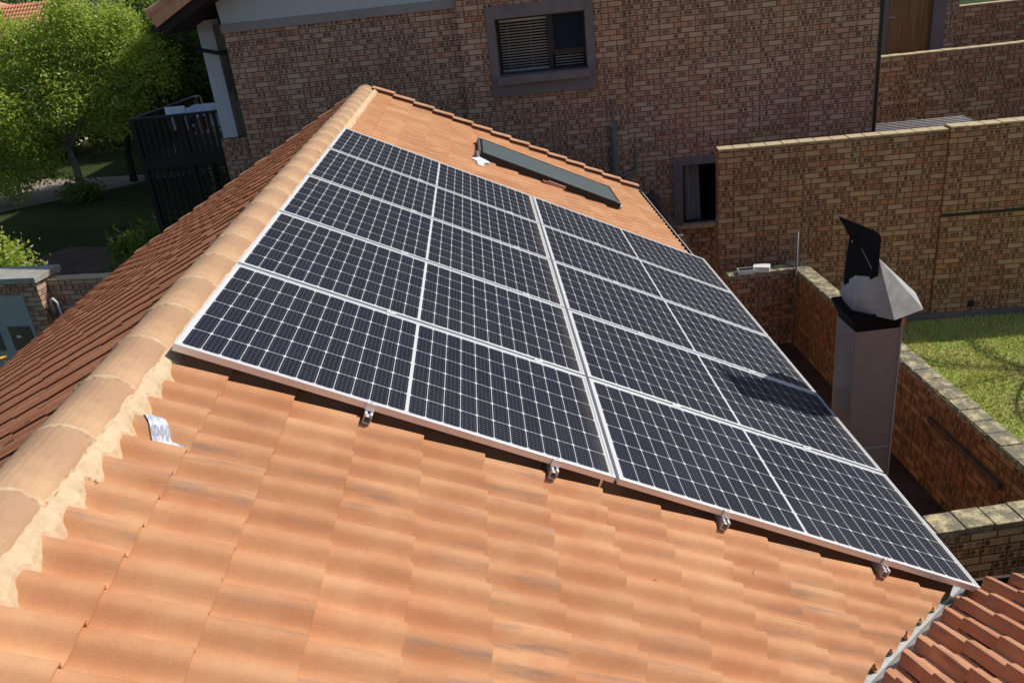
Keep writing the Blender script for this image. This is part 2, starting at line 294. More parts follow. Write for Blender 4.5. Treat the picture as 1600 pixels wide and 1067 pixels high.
class MB:
    """collects faces; uv in metres by dominant axis unless given"""
    def __init__(s): s.v = []; s.f = []; s.uv = []; s.tv = []; s.seam = []
    def quad(s, pts, uv=None):
        i = len(s.v); s.v += [tuple(p) for p in pts]; s.f.append(tuple(range(i, i + len(pts)))); s.uv.append(uv)
    def box(s, a, b, M=None):
        x0, y0, z0 = a; x1, y1, z1 = b
        c = [(x0, y0, z0), (x1, y0, z0), (x1, y1, z0), (x0, y1, z0), (x0, y0, z1), (x1, y0, z1), (x1, y1, z1), (x0, y1, z1)]
        F = [(0, 3, 2, 1), (4, 5, 6, 7), (0, 1, 5, 4), (1, 2, 6, 5), (2, 3, 7, 6), (3, 0, 4, 7)]
        U = []
        for f in F:
            p = [Vector(c[k]) for k in f]; n = (p[1] - p[0]).cross(p[2] - p[1])
            k = max(range(3), key=lambda t: abs(n[t]))
            U.append([(q[1], q[2]) if k == 0 else (q[0], q[2]) if k == 1 else (q[0], q[1]) for q in p])
        i = len(s.v); s.v += [tuple(M @ Vector(q)) if M else q for q in c]
        for f, u in zip(F, U): s.f.append(tuple(i + k for k in f)); s.uv.append(u)
        return s
    def prism(s, poly, d, flip=False):
        """poly: list of Vector, extruded by Vector d"""
        n = len(poly); i = len(s.v); s.v += [tuple(p) for p in poly] + [tuple(Vector(p) + d) for p in poly]
        s.f.append(tuple(i + k for k in range(n))[::-1]); s.uv.append(None)
        s.f.append(tuple(i + n + k for k in range(n))); s.uv.append(None)
        for k in range(n):
            j = (k + 1) % n; s.f.append((i + k, i + j, i + n + j, i + n + k)); s.uv.append(None)
        return s
    def tube(s, path, rads, seg=8, cap=True):
        path = [Vector(p) for p in path]; n = len(path)
        if not hasattr(rads, '__len__'): rads = [rads] * n
        i0 = len(s.v); up = None
        for k in range(n):
            d = (path[min(k + 1, n - 1)] - path[max(k - 1, 0)]).normalized()
            if up is None: up = d.orthogonal().normalized()
            up = (up - d * up.dot(d)).normalized(); w = d.cross(up)
            for j in range(seg):
                a = 2 * pi * j / seg; s.v.append(tuple(path[k] + (up * cos(a) + w * sin(a)) * rads[k]))
        for k in range(n - 1):
            for j in range(seg):
                a = i0 + k * seg + j; b = i0 + k * seg + (j + 1) % seg
                s.f.append((a, b, b + seg, a + seg)); s.uv.append(None)
        if cap:
            s.f.append(tuple(i0 + j for j in range(seg))[::-1]); s.uv.append(None)
            s.f.append(tuple(i0 + (n - 1) * seg + j for j in range(seg))); s.uv.append(None)
        return s
    def build(s, name, mat, parent=None, bevel=0.0, smooth=False, recalc=True):
        me = bpy.data.meshes.new(name); me.from_pydata(s.v, [], s.f)
        ul = me.uv_layers.new(name='UVMap'); V = me.vertices
        for p, u in zip(me.polygons, s.uv):
            if u is None:
                n = p.normal; k = max(range(3), key=lambda t: abs(n[t]))
                for li in p.loop_indices:
                    q = V[me.loops[li].vertex_index].co
                    ul.data[li].uv = (q[1], q[2]) if k == 0 else (q[0], q[2]) if k == 1 else (q[0], q[1])
            else:
                for li, uu in zip(p.loop_indices, u): ul.data[li].uv = uu
        if recalc:
            bm = bmesh.new(); bm.from_mesh(me); bmesh.ops.recalc_face_normals(bm, faces=bm.faces); bm.to_mesh(me); bm.free()
        if smooth: me.shade_smooth()
        me.materials.append(MAT[mat] if isinstance(mat, str) else mat)
        o = bpy.data.objects.new(name, me); COL.objects.link(o)
        if parent is not None: o.parent = parent
        if bevel:
            md = o.modifiers.new('bevel', 'BEVEL'); md.width = bevel; md.segments = 2; md.limit_method = 'ANGLE'
        return o
def fcol(me, name, vals):
    """per-face colour attribute"""
    at = me.attributes.new(name, 'FLOAT_COLOR', 'FACE')
    buf = []
    for v in vals: buf += [v[0], v[1], v[2], 1.0]
    at.data.foreach_set('color', buf)

# ------------------------------------------------------------------ roof frames
PR = rad(26.784)
def RP(u, v, n): return Vector((u * cos(PR) + n * sin(PR), v, -u * sin(PR) + n * cos(PR)))
Q = rad(27.9); AX, AZ = -0.22, -0.03
def LP(u, v, n): return Vector((AX - u * cos(Q) - n * sin(Q), v, AZ - u * sin(Q) + n * cos(Q)))
TN = -0.12                                    # mean height of the tile surface below the panel plane
VX = 3.60                                     # valley: X - Y = VX in plan
def WP(u, v, n):                              # wing slope, descends to +Y; u down the slope, v = X
    y0 = -3.58; z0 = TN / cos(PR)
    return Vector((v, y0 + u * cos(PR) + n * sin(PR), z0 - u * sin(PR) + n * cos(PR)))
ROLL = 0.15
def sstep(a, b, t):
    t = min(1, max(0, (t - a) / (b - a))); return t * t * (3 - 2 * t)
def prof(t, lap=0.0022):                                  # t in rolls: pan, rising flank, crest, steep side lap down to the next pan
    f = t % 1.0
    h = -0.022 + 0.046 * sstep(0.20, 0.62, f) - 0.046 * sstep(0.80, 1.02, f) + 0.004 * sin(pi * sstep(.6, .95, f)) - 0.003 * sin(pi * min(1, f / .25))
    g = t % 2.0
    if g > 1.93: h += lap
    return h
def tiles(name, mat, P, u_lips, v0, v1, parent, lip=0.023, keep=None, clip=None, flip=False, lap=0.0022, rough_=0.002, groove=0.0, amp=1.0, seed=1, gauge=0.30, nn=TN, stag=True, nu=3):
    rnd = random.Random(seed); v = []; f = []; uv = []; tv = []; sm = []
    seg = 14
    nt = int(math.ceil((v1 - v0) / (2 * ROLL)))
    for ci, ul in enumerate(u_lips):
        for k in range(-1, nt + 1):
            a = v0 + (k + (0.5 if (stag and ci % 2) else 0.0)) * 2 * ROLL
            b = a + 2 * ROLL
            if b <= v0 or a >= v1: continue
            rv = (rnd.random(), rnd.random(), rnd.random()); dl = rnd.uniform(-0.0035, 0.0035); dn = rnd.uniform(-rough_, rough_); du = rnd.uniform(-0.004, 0.004); sk = rnd.uniform(-.003, .003)
            us = [ul - gauge - 0.03 + (gauge + 0.03) * q / nu + (du if q == nu else 0) for q in range(nu + 1)]
            ts = [0.0, 0.03] + [2.0 * q / (2 * seg) for q in range(1, 2 * seg + 1)]
            hs = [prof(min(q, 1.999), lap) for q in ts]; sc_ = (0,)
            if groove:                        # open side lap: a raised overhanging edge with a crevice under it
                k0 = [q for q in ts if q < 1.79]; h0 = prof(1.80)
                hs = [prof(q) + groove * sstep(1.45, 1.6, q) for q in k0] + [h0 + groove, h0 - .0005, h0 - .004, prof(1.84) - .005] + [prof(q) for q in (1.88, 1.93)] + [prof(1.999)]
                ts = k0 + [1.80, 1.795, 1.66, 1.84, 1.88, 1.93, 2.0]; sc_ = tuple(len(k0) + q for q in (1, 2))
            if flip: ts = [2.0 - q for q in reversed(ts)]; hs = hs[::-1]; sc_ = tuple(len(ts) - 2 - q for q in sc_)
            i0 = len(v); cols = len(ts); rows = nu + 3
            for ri in range(rows):
                for cj in range(cols):
                    t = ts[cj]; vv = a + t * ROLL; vv = min(max(vv, v0), v1)
                    tt = (vv - a) / ROLL
                    h = hs[cj] * amp
                    if ri <= nu:
                        uu = us[ri] + (sk * (tt - 1) if ri == nu else 0); n = nn + h + dn + (lip + dl) * (uu - (ul - gauge)) / gauge
                        if ri == nu: n -= 0.002
                    elif ri == nu + 1:
                        uu = us[nu] + 0.001 + sk * (tt - 1); n = nn + h + dn + lip + dl - 0.013
                    else:
                        uu = us[nu] - 0.06 + sk * (tt - 1); n = nn + h + dn + lip + dl - 0.017
                    v.append((uu, vv, n))
            for ri in range(rows - 1):
                for cj in range(cols - 1):
                    p = i0 + ri * cols + cj
                    q = (p, p + 1, p + 1 + cols, p + cols)
                    if abs(v[q[0]][1] - v[q[1]][1]) < 1e-5 and (vv <= v0 + .001 or a < v0 or b > v1): continue
                    cu = (v[q[0]][0] + v[q[2]][0]) / 2; cv = (v[q[0]][1] + v[q[2]][1]) / 2
                    if keep and not keep(cu, cv): continue
                    f.append(q); tv.append(rv)
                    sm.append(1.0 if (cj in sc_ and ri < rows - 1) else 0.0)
    w = [tuple(P(*q)) for q in v]
    me = bpy.data.meshes.new(name); me.from_pydata(w, [], f)
    ul_ = me.uv_layers.new(name='UVMap')
    buf = []
    for l in me.loops: q = v[l.vertex_index]; buf += [q[0], q[1]]
    ul_.data.foreach_set('uv', buf)
    fcol(me, 'tv', tv)
    at = me.attributes.new('seam', 'FLOAT', 'FACE'); at.data.foreach_set('value', sm)
    if clip:
        bm = bmesh.new(); bm.from_mesh(me)
        for co, no in clip: bmesh.ops.bisect_plane(bm, geom=bm.verts[:] + bm.edges[:] + bm.faces[:], plane_co=co, plane_no=no, clear_outer=True)
        bm.to_mesh(me); bm.free()
    me.shade_smooth(); me.set_sharp_from_angle(angle=rad(38)); me.materials.append(MAT[mat])
    o = bpy.data.objects.new(name, me); COL.objects.link(o); o.parent = parent
    return o

# ================================================================== SETTING
GZ = -4.5
g = MB(); g.quad([(-400, -60, GZ), (400, -60, GZ), (400, 700, GZ), (-400, 700, GZ)]); o = g.build('ground', 'grass_ground'); tag(o, kind='structure')
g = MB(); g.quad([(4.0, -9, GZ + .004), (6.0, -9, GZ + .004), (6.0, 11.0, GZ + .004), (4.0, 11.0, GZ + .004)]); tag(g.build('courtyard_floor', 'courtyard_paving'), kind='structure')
def sub_sheet(name, mat, poly, z): 
    g = MB(); g.quad([(a, b, z) for a, b in poly]); return tag(g.build(name, mat), kind='structure')
sub_sheet('lawn', 'lawn', [(6.15, -6), (16, -6), (16, 8.8), (6.15, 8.8)], GZ + .008)
sub_sheet('driveway', 'paving', [(-40, 24.0), (-17, 24.6), (-14.2, 26.2), (-11.5, 28.0), (-11.3, 29.0), (-14, 30.0), (-17.5, 31.5), (-40, 36)], GZ + .006)
sub_sheet('rear_path', 'courtyard_paving', [(-12, 16.8), (-6.0, 15.2), (-6.0, 18.0), (-10.5, 19.6)], GZ + .005)
sub_sheet('path', 'paving', [(-14, 29.2), (-11.2, 28.4), (-6, 28.4), (-6, 29.2), (-11.2, 29.3), (-14, 30.1)], GZ + .004)

# ================================================================== TILED HOUSE (main roof)
house = empty('tiled_house', (2, 5, GZ), 'low house under an orange tiled roof that carries the solar panels', 'house')
ho = Vector(house.location)
def under(o):
    o.matrix_parent_inverse = Matrix.Translation(-ho); return o
LIPS = [0.857 + 0.30 * k for k in range(-2, 12)]
under(tiles('right_roof_slope', 'roof_tile', RP, LIPS, -5.08, 9.12, house, seed=3, clip=[((3.572, 0, 0), (1, -1, 0)), ((-.17, 0, 0), (-1, 0, 0))]))
LL = [0.17 + 0.2985 * k for k in range(0, 15)]
under(tiles('left_roof_slope', 'roof_tile_aged', LP, LL, -4.03, 9.12, house, flip=True, lap=.006, rough_=.004, groove=.005, amp=.78, lip=0.026, seed=5, nn=-0.012, clip=[((AX - .07, 0, 0), (1, 0, 0))]))
WE = 4.17
wl = [WE - 0.30 * k for k in range(0, 15)][::-1]
under(tiles('wing_roof_slope', 'roof_tile_wing', WP, wl, -0.2, 8.5, house, flip=True, lap=.004, seed=9, nn=0.0, lip=0.02, clip=[((3.650, 0, 0), (-1, 1, 0))]))
# deck boards below the tiles so nothing shows through
def sheet(name, mat, pts, parent=house):
    b = MB(); b.quad(pts); o = b.build(name, mat, parent, recalc=False); return under(o) if parent is house else o
b = MB(); nd = TN - 0.045
b.quad([RP(-.1, -3.8, nd), RP(4.1, .12, nd), RP(4.1, 9.1, nd), RP(-.1, 9.1, nd)])
b.quad([LP(4.3, -4, -.06), LP(0, -4, -.06), LP(0, 9.1, -.06), LP(4.3, 9.1, -.06)])
b.quad([WP(0, -.2, -.05), WP(4.1, 3.9, -.05), WP(4.1, 8.4, -.05), WP(0, 8.4, -.05)])
under(b.build('underlay', 'timber_dark', house, recalc=False))
# valley flashing: long scalloped metal sheet lying in the valley
b = MB(); n = 60; rows = []; R = random.Random(3)
for k in range(n + 1):
    X = 0.5 + (3.86 - 0.5) * k / n; Y = X - 3.58; zz = TN / cos(PR) - X * tan(PR) - 0.034; j = .003 * R.uniform(-1, 1)
    s_ = .13
    rows.append([Vector((X - s_, Y + s_ * .0, zz + s_ * tan(PR) + .004)), Vector((X - .02, Y, zz + .012 + j)), Vector((X, Y, zz + j)), Vector((X + .0, Y - .02, zz + .012 + j)), Vector((X, Y - s_, zz + s_ * tan(PR) + .004))])
for k in range(n):
    for j in range(4): b.quad([rows[k][j], rows[k + 1][j], rows[k + 1][j + 1], rows[k][j + 1]])
under(b.build('valley_flashing', 'flashing_grey', house, recalc=False, smooth=True))

# ridge caps
def cap_mesh(L, r0, r1):
    b = MB(); sg = 14; a0, a1 = rad(12), rad(168); th = 0.014
    ring = []
    for y, r in ((0, r0), (L * .5, (r0 + r1) / 2), (L, r1)):
        ring.append([Vector((r * cos(a0 + (a1 - a0) * k / sg), y, r * sin(a0 + (a1 - a0) * k / sg))) for k in range(sg + 1)])
    for i in range(2):
        for k in range(sg): b.quad([ring[i][k], ring[i][k + 1], ring[i + 1][k + 1], ring[i + 1][k]])
    inner = [[p * ((r - th) / r) + Vector((0, p.y * (1 - (r - th) / r), 0)) for p in ring[q]] for q, r in ((0, r0), (2, r1))]
    for q, e in ((0, 0), (2, 1)):
        for k in range(sg): b.quad([ring[q][k], inner[e][k], inner[e][k + 1], ring[q][k + 1]])
    return b
capm = None
CY0, CP = 0.11, 0.3955
def arc_band(b, y, w, r0, r1, rnd):
    sg = 22; a0, a1 = rad(10), rad(170)
    pr = []
    for k in range(sg + 1):
        a = a0 + (a1 - a0) * k / sg; j = rnd.uniform(-.004, .004)
        pr.append([Vector(((r0 - .002) * cos(a), y - w + j, (r0 - .002) * sin(a))), Vector(((r0 + .005 + j * .3) * cos(a), y - w * .5 + j, (r0 + .005) * sin(a))), Vector(((r0 + .004) * cos(a), y + w * .3, (r0 + .004) * sin(a))), Vector(((r0 - .002) * cos(a), y + w + j, (r0 - .002) * sin(a)))])
    for k in range(sg):
        for q in range(3): b.quad([pr[k][q], pr[k + 1][q], pr[k + 1][q + 1], pr[k][q + 1]])
rnd = random.Random(4); bands = MB()
RC = Vector((-0.205, 0, -0.135))
ncap = 0
for k in range(-11, 23):
    y = CY0 + CP * k
    if y > 9.1: continue
    L = CP + 0.004 if y + CP < 9.2 else 9.24 - y
    if capm is None:
        o = cap_mesh(CP - 0.001, 0.1445, 0.1445).build('ridge_tile', 'ridge_cap', house, recalc=False, smooth=True); capm = o.data
    else:
        o = bpy.data.objects.new('ridge_tile', capm); COL.objects.link(o); o.parent = house
    under(o); o.location = (RC.x + rnd.uniform(-.003, .003), y, RC.z + rnd.uniform(-.003, .003))
    o.rotation_euler = (rnd.uniform(-.004, .004), 0, rnd.uniform(-.006, .006))
    arc_band(bands, y, 0.017, 0.1445, 0.145, rnd)
bo = bands.build('joint_mortar', 'joint', house, recalc=False, smooth=True); under(bo); bo.location = RC
# end cap disc of the ridge
b = MB(); pts = [Vector((RC.x + .142 * cos(rad(a)), 9.245, RC.z + .142 * sin(rad(a)))) for a in range(0, 181, 12)]
b.prism(pts, Vector((0, -.02, 0))); under(b.build('ridge_end', 'mortar', house))
# mortar bedding along both sides of the caps, ragged and filling the tile valleys
for side in (1, -1):
    b = MB(); n = 1500 if side == 1 else 700; R = random.Random(11 + side); rows = []
    for k in range(n + 1):
        y = -4.3 + (9.2 + 4.3) * k / n
        ph = (y + 5.08) / ROLL; val = (prof(ph) + .021) / .045   # 0 in valley, 1 on crest
        nzv = noise.noise(Vector((y * 9, side * 3.1, 0))); nz2 = noise.noise(Vector((y * 38, side * 7.7, 2)))
        wdt = 0.014 + 0.008 * (1 - val) + 0.014 * nzv + 0.009 * nz2
        if side == 1:
            x0 = -0.072; ztile = TN / cos(PR) - 0.004
            ang = rad(29 + 5 * nzv + 1.6 * nz2); cap0 = Vector((RC.x + .1462 * cos(ang), y, RC.z + .1462 * sin(ang))); ang2 = rad(22); cap1 = Vector((RC.x + .151 * cos(ang2), y, RC.z + .151 * sin(ang2)))
            x1 = x0 + 0.022 + .004 * nzv; mid = Vector((x1, y, TN / cos(PR) - x1 * tan(PR) + 0.060 + .003 * nz2)); x2 = x0 + 0.036 + wdt
            low = Vector((x2, y, TN / cos(PR) - x2 * tan(PR) + .036 + .4 * prof((y + 5.08) / ROLL) + .004 * nz2)); under_ = Vector((x2 + .008 + .004 * nz2, y, low.z - 0.035)); un2 = Vector((x2 + .012, y, low.z - 0.08))
            rows.append([cap0, cap1, mid, low, under_, un2])
        else:
            p0 = Vector((-0.343, y, -0.105)); p1 = Vector((-.375, y, -.115)); p2 = Vector((-.40 - wdt * .4, y, -.03 - (.18 + wdt * .4) * tan(Q) + .012)); rows.append([p0, p1, p2, p2 + Vector((-.01, 0, -.03))])
    for k in range(n):
        for j in range(len(rows[0]) - 1): b.quad([rows[k][j], rows[k + 1][j], rows[k + 1][j + 1], rows[k][j + 1]])
    under(b.build('mortar_bedding', 'mortar', house, recalc=False, smooth=True))

# verge tiles at the far gable
def verge(P, lips, nn, rise):
    md = None
    for ul in lips:
        u0, u1 = ul - 0.315, ul + 0.012
        b = MB(); p = []
        for (u, n0) in ((u0, nn + rise - 0.004), (u1, nn + rise + 0.026)):
            p.append([P(u, 9.075, n0 - 0.012), P(u, 9.085, n0), P(u, 9.20, n0 + .002), P(u, 9.215, n0 - 0.10), P(u, 9.20, n0 - .10), P(u, 9.188, n0 - .014), P(u, 9.09, n0 - .014)])
        for j in range(7):
            k = (j + 1) % 7; b.quad([p[0][j], p[1][j], p[1][k], p[0][k]])
        b.quad(p[1]); b.quad(p[0][::-1])
        o = under(b.build('verge_tile', 'roof_verge', house))
MAT['roof_verge'] = simple('roof_verge', (0.56, 0.31, 0.19), 0.85, 0, 0.15, 6.0, 0.2)
verge(RP, LIPS[0:], TN, 0.075); verge(LP, LL[1:], -0.012, 0.03)
# gutter on the right eave: black trough with a pale front rim
ge = RP(4.18, 0, TN); gx, gz = ge.x, ge.z
b = MB(); pr_ = [(-.02, -.07), (0.0, -.16), (.09, -.16), (.115, -.075), (.108, -.075), (.084, -.152), (.004, -.152), (-.012, -.07)]
b.prism([Vector((gx + a, 0.45, gz + c)) for a, c in pr_], Vector((0, 9.0, 0))); gt = under(b.build('gutter', 'gutter_black', house))
b = MB(); b.tube([(gx + .112, .45, gz - .072), (gx + .112, 9.45, gz - .072)], .008, 6); b.tube([(gx - .01, 9.44, gz - .072), (gx + .112, 9.44, gz - .072)], .008, 6); under(b.build('gutter_rim', 'gutter_white', house))
we = WP(4.18, 0, 0)
b = MB(); b.prism([Vector((3.80, we.y + a, we.z + c)) for a, c in pr_], Vector((4.4, 0, 0))); under(b.build('gutter', 'gutter_black', house))
b = MB(); b.tube([(3.8, we.y + .112, we.z - .072), (8.5, we.y + .112, we.z - .072)], .009, 6); under(b.build('gutter_rim', 'leanto_tile', house))
# fascia and walls
b = MB(); b.box((gx - .05, .5, gz - .30), (gx - .022, 9.1, gz - .06)); under(b.build('fascia', 'timber_dark', house)); b = MB(); b.box((3.75, we.y - .05, we.z - .26), (8.4, we.y - .022, we.z - .02))
under(b.build('fascia', 'timber_dark', house)); b = MB(); le = LP(4.36, 0, 0); b.box((le.x + .02, -4, le.z - .25), (le.x + .045, 9.1, le.z - .03)); under(b.build('fascia', 'timber_dark', house))
b = MB(); b.box((3.2, -1, GZ), (3.45, 8.9, gz - .1)); b.box((le.x + .5, -4, GZ), (le.x + .72, 8.9, le.z)); b.box((3.5, we.y - .75, GZ), (8.2, we.y - .5, we.z - .1))
b.prism([Vector((le.x + .75, 8.65, GZ)), Vector((3.15, 8.65, GZ)), Vector((3.15, 8.65, -1.95)), Vector((-.2, 8.65, -.35)), Vector((le.x + .75, 8.65, -2.05))], Vector((0, .23, 0)))
under(b.build('wall', 'brick_house', house))

# ================================================================== SOLAR PANELS
GU, GV = 0.02, 0.024
def panel_parts():
    root = bpy.data.objects.new('solar_panel', None); COL.objects.link(root); root.empty_display_size = .2
    b = MB(); H = 0.035; a, c = PL / 2, PW / 2; w = FR
    for (x0, x1, y0, y1) in ((-a, a, -c, -c + w), (-a, a, c - w, c), (-a, -a + w, -c + w, c - w), (a - w, a, -c + w, c - w)):
        b.box((x0, y0, -H), (x1, y1, 0))
    fr = b.build('frame', 'aluminium', root, bevel=0.0012)
    b = MB(); z = -0.0035
    b.quad([(-a + w, -c + w, z), (a - w, -c + w, z), (a - w, c - w, z), (-a + w, c - w, z)], [(-a + w, -c + w), (a - w, -c + w), (a - w, c - w), (-a + w, c - w)])
    b.quad([(-a + w, c - w, z - .006), (a - w, c - w, z - .006), (a - w, -c + w, z - .006), (-a + w, -c + w, z - .006)])
    gl = b.build('cell_glass', 'solar_cells', root, recalc=False)
    b = MB(); b.box((-.06, c - .2, -.03), (.06, c - .1, -.0105)); jb = b.build('junction_box', 'black_plastic', root)
    return root
rowsn = ['nearest row', 'second row', 'middle row', 'fourth row', 'farthest row, below the collector']
proto = panel_parts()
Mroof = Matrix((( cos(PR), 0, sin(PR), 0), (0, 1, 0, 0), (-sin(PR), 0, cos(PR), 0), (0, 0, 0, 1)))
for r in range(5):
    for cidx in range(2):
        if r == 0 and cidx == 0: o = proto
        else:
            o = proto.copy(); COL.objects.link(o)
            for ch in proto.children:
                d = ch.copy(); COL.objects.link(d); d.parent = o
        ctr = RP(PL / 2 + cidx * (PL + GU), PW / 2 + r * (PW + GV), 0)
        mm = Mroof.copy(); mm.translation = ctr; o.matrix_world = mm
        side = 'ridge-side' if cidx == 0 else 'gutter-side'
        extra = ', crossed by cowl shadow' if (cidx == 1 and r == 1) else ''
        tag(o, f'{side} black solar panel with white grid in the {rowsn[r]}{extra}', 'solar panel', 'solar panels laid out in two columns on the roof')
# mounting rails
railn = ['first mounting rail from the ridge', 'second mounting rail from the ridge', 'third mounting rail from the ridge', 'mounting rail nearest the gutter']
for ri, u in enumerate((0.885, 1.79, 2.70, 3.625)):
    root = bpy.data.objects.new('mounting_rail', None); COL.objects.link(root)
    mm = Mroof.copy(); mm.translation = RP(u, 0, -0.035); root.matrix_world = mm
    tag(root, f'{railn[ri]}, open aluminium end below a clamp', 'rail', 'aluminium rails under the solar panels')
    L0, L1 = -0.045, 5 * PW + 4 * GV + 0.05
    out = [(-.017, -.048), (.019, -.048), (.019, -.014), (.023, -.012), (.023, 0), (.010, 0), (.010, -.006), (.014, -.009), (-.012, -.009), (-.008, -.006), (-.008, 0), (-.017, 0)]
    b = MB()
    walls = [((-.017, -.048), (.019, -.045)), ((-.017, -.0449), (-.0142, -.0002)), ((.016, -.0449), (.019, -.0002)), ((-.0141, -.014), (.0159, -.011)), ((-.0141, -.0035), (-.006, -.0002)), ((.008, -.0035), (.0159, -.0002))]
    for (p, q) in walls: b.box((p[0], L0, p[1]), (q[0], L1, q[1]))
    b.build('profile', 'aluminium', root)
    for y in (-0.006, 5 * PW + 4 * GV + .006):
        b = MB(); s_ = 1 if y < 1 else -1
        b.box((-.022, y - .006 if s_ > 0 else y - .002, 0.0), (.022, y + .002 if s_ > 0 else y + .006, .0355)); b.box((-.022, min(y - .006 * s_, y + .018 * s_), .0358), (.022, max(y - .006 * s_, y + .018 * s_), .039))
        b.tube([(0, y + .003 * s_, .037), (0, y + .003 * s_, .045)], .0055, 6)
        b.build('end_clamp', 'aluminium', root, bevel=.0008)
    for k in range(1, 5):
        y = k * PW + (k - .5) * GV; b = MB()
        b.box((-.027, y - .021, .0356), (.027, y + .021, .0392)); b.box((-.02, y - .0085, .0), (.02, y + .0085, .0355)); b.tube([(0, y, .038), (0, y, .046)], .006, 6)
        b.build('mid_clamp', 'aluminium', root, bevel=.0008)
    for y in (0.55, 1.6, 2.7, 3.8, 4.9):
        b = MB(); b.box((-.021, y - .02, -.085), (-.0172, y + .02, -.01)); b.box((-.18, y - .02, -.089), (-.0172, y + .02, -.0852)); b.build('roof_hook', 'steel_bright', root)

# ================================================================== SOLAR WATER COLLECTOR
col = bpy.data.objects.new('solar_collector', None); COL.objects.link(col); mm = Mroof.copy(); mm.translation = RP(1.56, 7.0, -0.098); col.matrix_world = mm
tag(col, 'long flat black solar water collector with grey-blue glass lying near the far gable', 'solar collector')
CL, CW, CH = 1.90, 0.95, 0.092
b = MB(); w = .018
for a, c in (((0, 0, 0), (CL, w, CH)), ((0, CW - w, 0), (CL, CW, CH)), ((0, w, 0), (w, CW - w, CH)), ((CL - w, w, 0), (CL, CW - w, CH)), ((w, w, 0), (CL - w, CW - w, .01))): b.box(a, c)
b.build('casing', 'black_plastic', col, bevel=.002)
b = MB(); b.quad([(w, w, CH - .006), (CL - w, w, CH - .006), (CL - w, CW - w, CH - .006), (w, CW - w, CH - .006)]); b.build('glass_cover', 'collector_glass', col, recalc=False)
b = MB()
for q in (0, 1):
    b = MB(); b.box((CL - .06, CW * q - .004 * (1 - q) - .03 * q, CH - .002), (CL + .004, CW * q + .03 * (1 - q) + .004 * q, CH + .004)); b.build('corner_bracket', 'steel_bright', col)

b = MB(); b.tube([(-.03, .05, .05), (-.06, .0, .055), (-.055, -.08, .045), (-.02, -.13, .0), (-.02, -.14, -.05)], [.03, .034, .034, .03, .03], 10); b.build('inlet_pipe', 'pipe_grey', col, smooth=True)
b = MB(); b.tube([(-.022, .10, .06), (-.022, .85, .06)], .02, 8); b.build('side_pipe', 'pipe_grey', col)
b = MB(); b.box((-.045, .87, .02), (-.003, .95, .095)); b.build('pipe_clip', 'steel_bright', col)
b = MB(); b.tube([(CL + .0, .03, .05), (CL + .03, .03, .05)], .02, 8); b.build('outlet_cap', 'steel_bright', col)
# foil flashing below inlet
R = random.Random(5); b = MB(); P0 = []
for k in range(15):
    a = 2 * pi * k / 14; r = 0.105 + R.uniform(-.045, .05); P0.append((-.0 + r * 1.0 * cos(a) , -.17 + r * 1.35 * sin(a), -.004 + R.uniform(0, .03)))
for k in range(14): b.quad([(-.02, -.14, .05), P0[k], P0[(k + 1) % 14]])
b.build('foil_flashing', 'foil', col, recalc=False)
# broken tile piece jammed at the front of the collector
b = MB(); b.box((0, 0, 0), (.24, .03, .055)); b.box((-.07, 0, .012), (0, .022, .04)); o = b.build('tile_fragment', 'pink_tile', bevel=.006)
mm = Mroof.copy(); mm.translation = RP(2.46, 6.955, -.10); o.matrix_world = mm; tag(o, 'broken pinkish piece of roof tile wedged along the front of the solar collector', 'tile piece')

# foil tape strip stuck on a tile near the ridge, folded down into a valley
b = MB(); R = random.Random(8); nU, nV = 8, 12; gr_ = []
for i in range(nV + 1):
    t = i / nV; row = []
    for j in range(nU + 1):
        s_ = j / nU
        u = 0.004 + t * 0.130 + s_ * 0.066; v = -0.395 - 0.165 * t + 0.01 * s_
        if i == nV and s_ > .85: u += .03
        h = prof(((v + 5.08) / ROLL) % 2) + 0.008 + 0.0008 * R.uniform(-1, 1) + .019 * (((u - .26) % .2985) / .2985)
        row.append(RP(u, v, TN + h))
    gr_.append(row)
for i in range(nV):
    for j in range(nU): b.quad([gr_[i][j], gr_[i][j + 1], gr_[i + 1][j + 1], gr_[i + 1][j]])
e = [RP(.20, -.545, TN + .012), RP(.19, -.565, TN + .014), RP(.255, -.567, TN + .012), RP(.255, -.560, TN + .02)]
b.quad(e)
o = b.build('foil_tape', 'foil', recalc=False); md = o.modifiers.new('s', 'SOLIDIFY'); md.thickness = .0012; tag(o, 'shiny silver foil tape strip stuck to a tile close to the ridge', 'tape')

# small litter on the tiles
def clump(name, mat, px, n, size, label, cat, seed, group=None, spread=.02):
    R = random.Random(seed); b = MB()
    for k in range(n):
        u = px[0] + R.uniform(-1, 1) * spread; v = px[1] + R.uniform(-1, 1) * spread
        c = RP(u, v, TN + prof(((v + 5.08) / ROLL) % 2) + .008 + .019 * (((u - .26) % .2985) / .2985)); s_ = size * R.uniform(.5, 1.2)
        pts = [c + Vector((R.uniform(-1, 1), R.uniform(-1, 1), R.uniform(.0, 1.0))) * s_ for _ in range(4)]
        for f in ((0, 1, 2), (0, 1, 3), (1, 2, 3), (0, 2, 3)): b.quad([pts[i] for i in f])
    return tag(b.build(name, mat), label, cat, group)
G = 'mortar crumbs and leaf bits lying on the tiles'
clump('mortar_crumb', 'crumb', (0.045, -.90), 7, .009, 'small pale mortar crumbs on the tile below the ridge, beside the creamy bedding', 'crumb', 1, G, .02)
clump('mortar_crumb', 'crumb', (0.0, -.76), 4, .007, 'tiny pale crumb on the first tile row, between the ridge mortar and the foil tape', 'crumb', 2, G, .012)
clump('mortar_crumb', 'crumb', (.985, -.865), 6, .009, 'pale crumbs with a dark fleck on the tiles in the middle of the foreground', 'crumb', 3, G, .025)
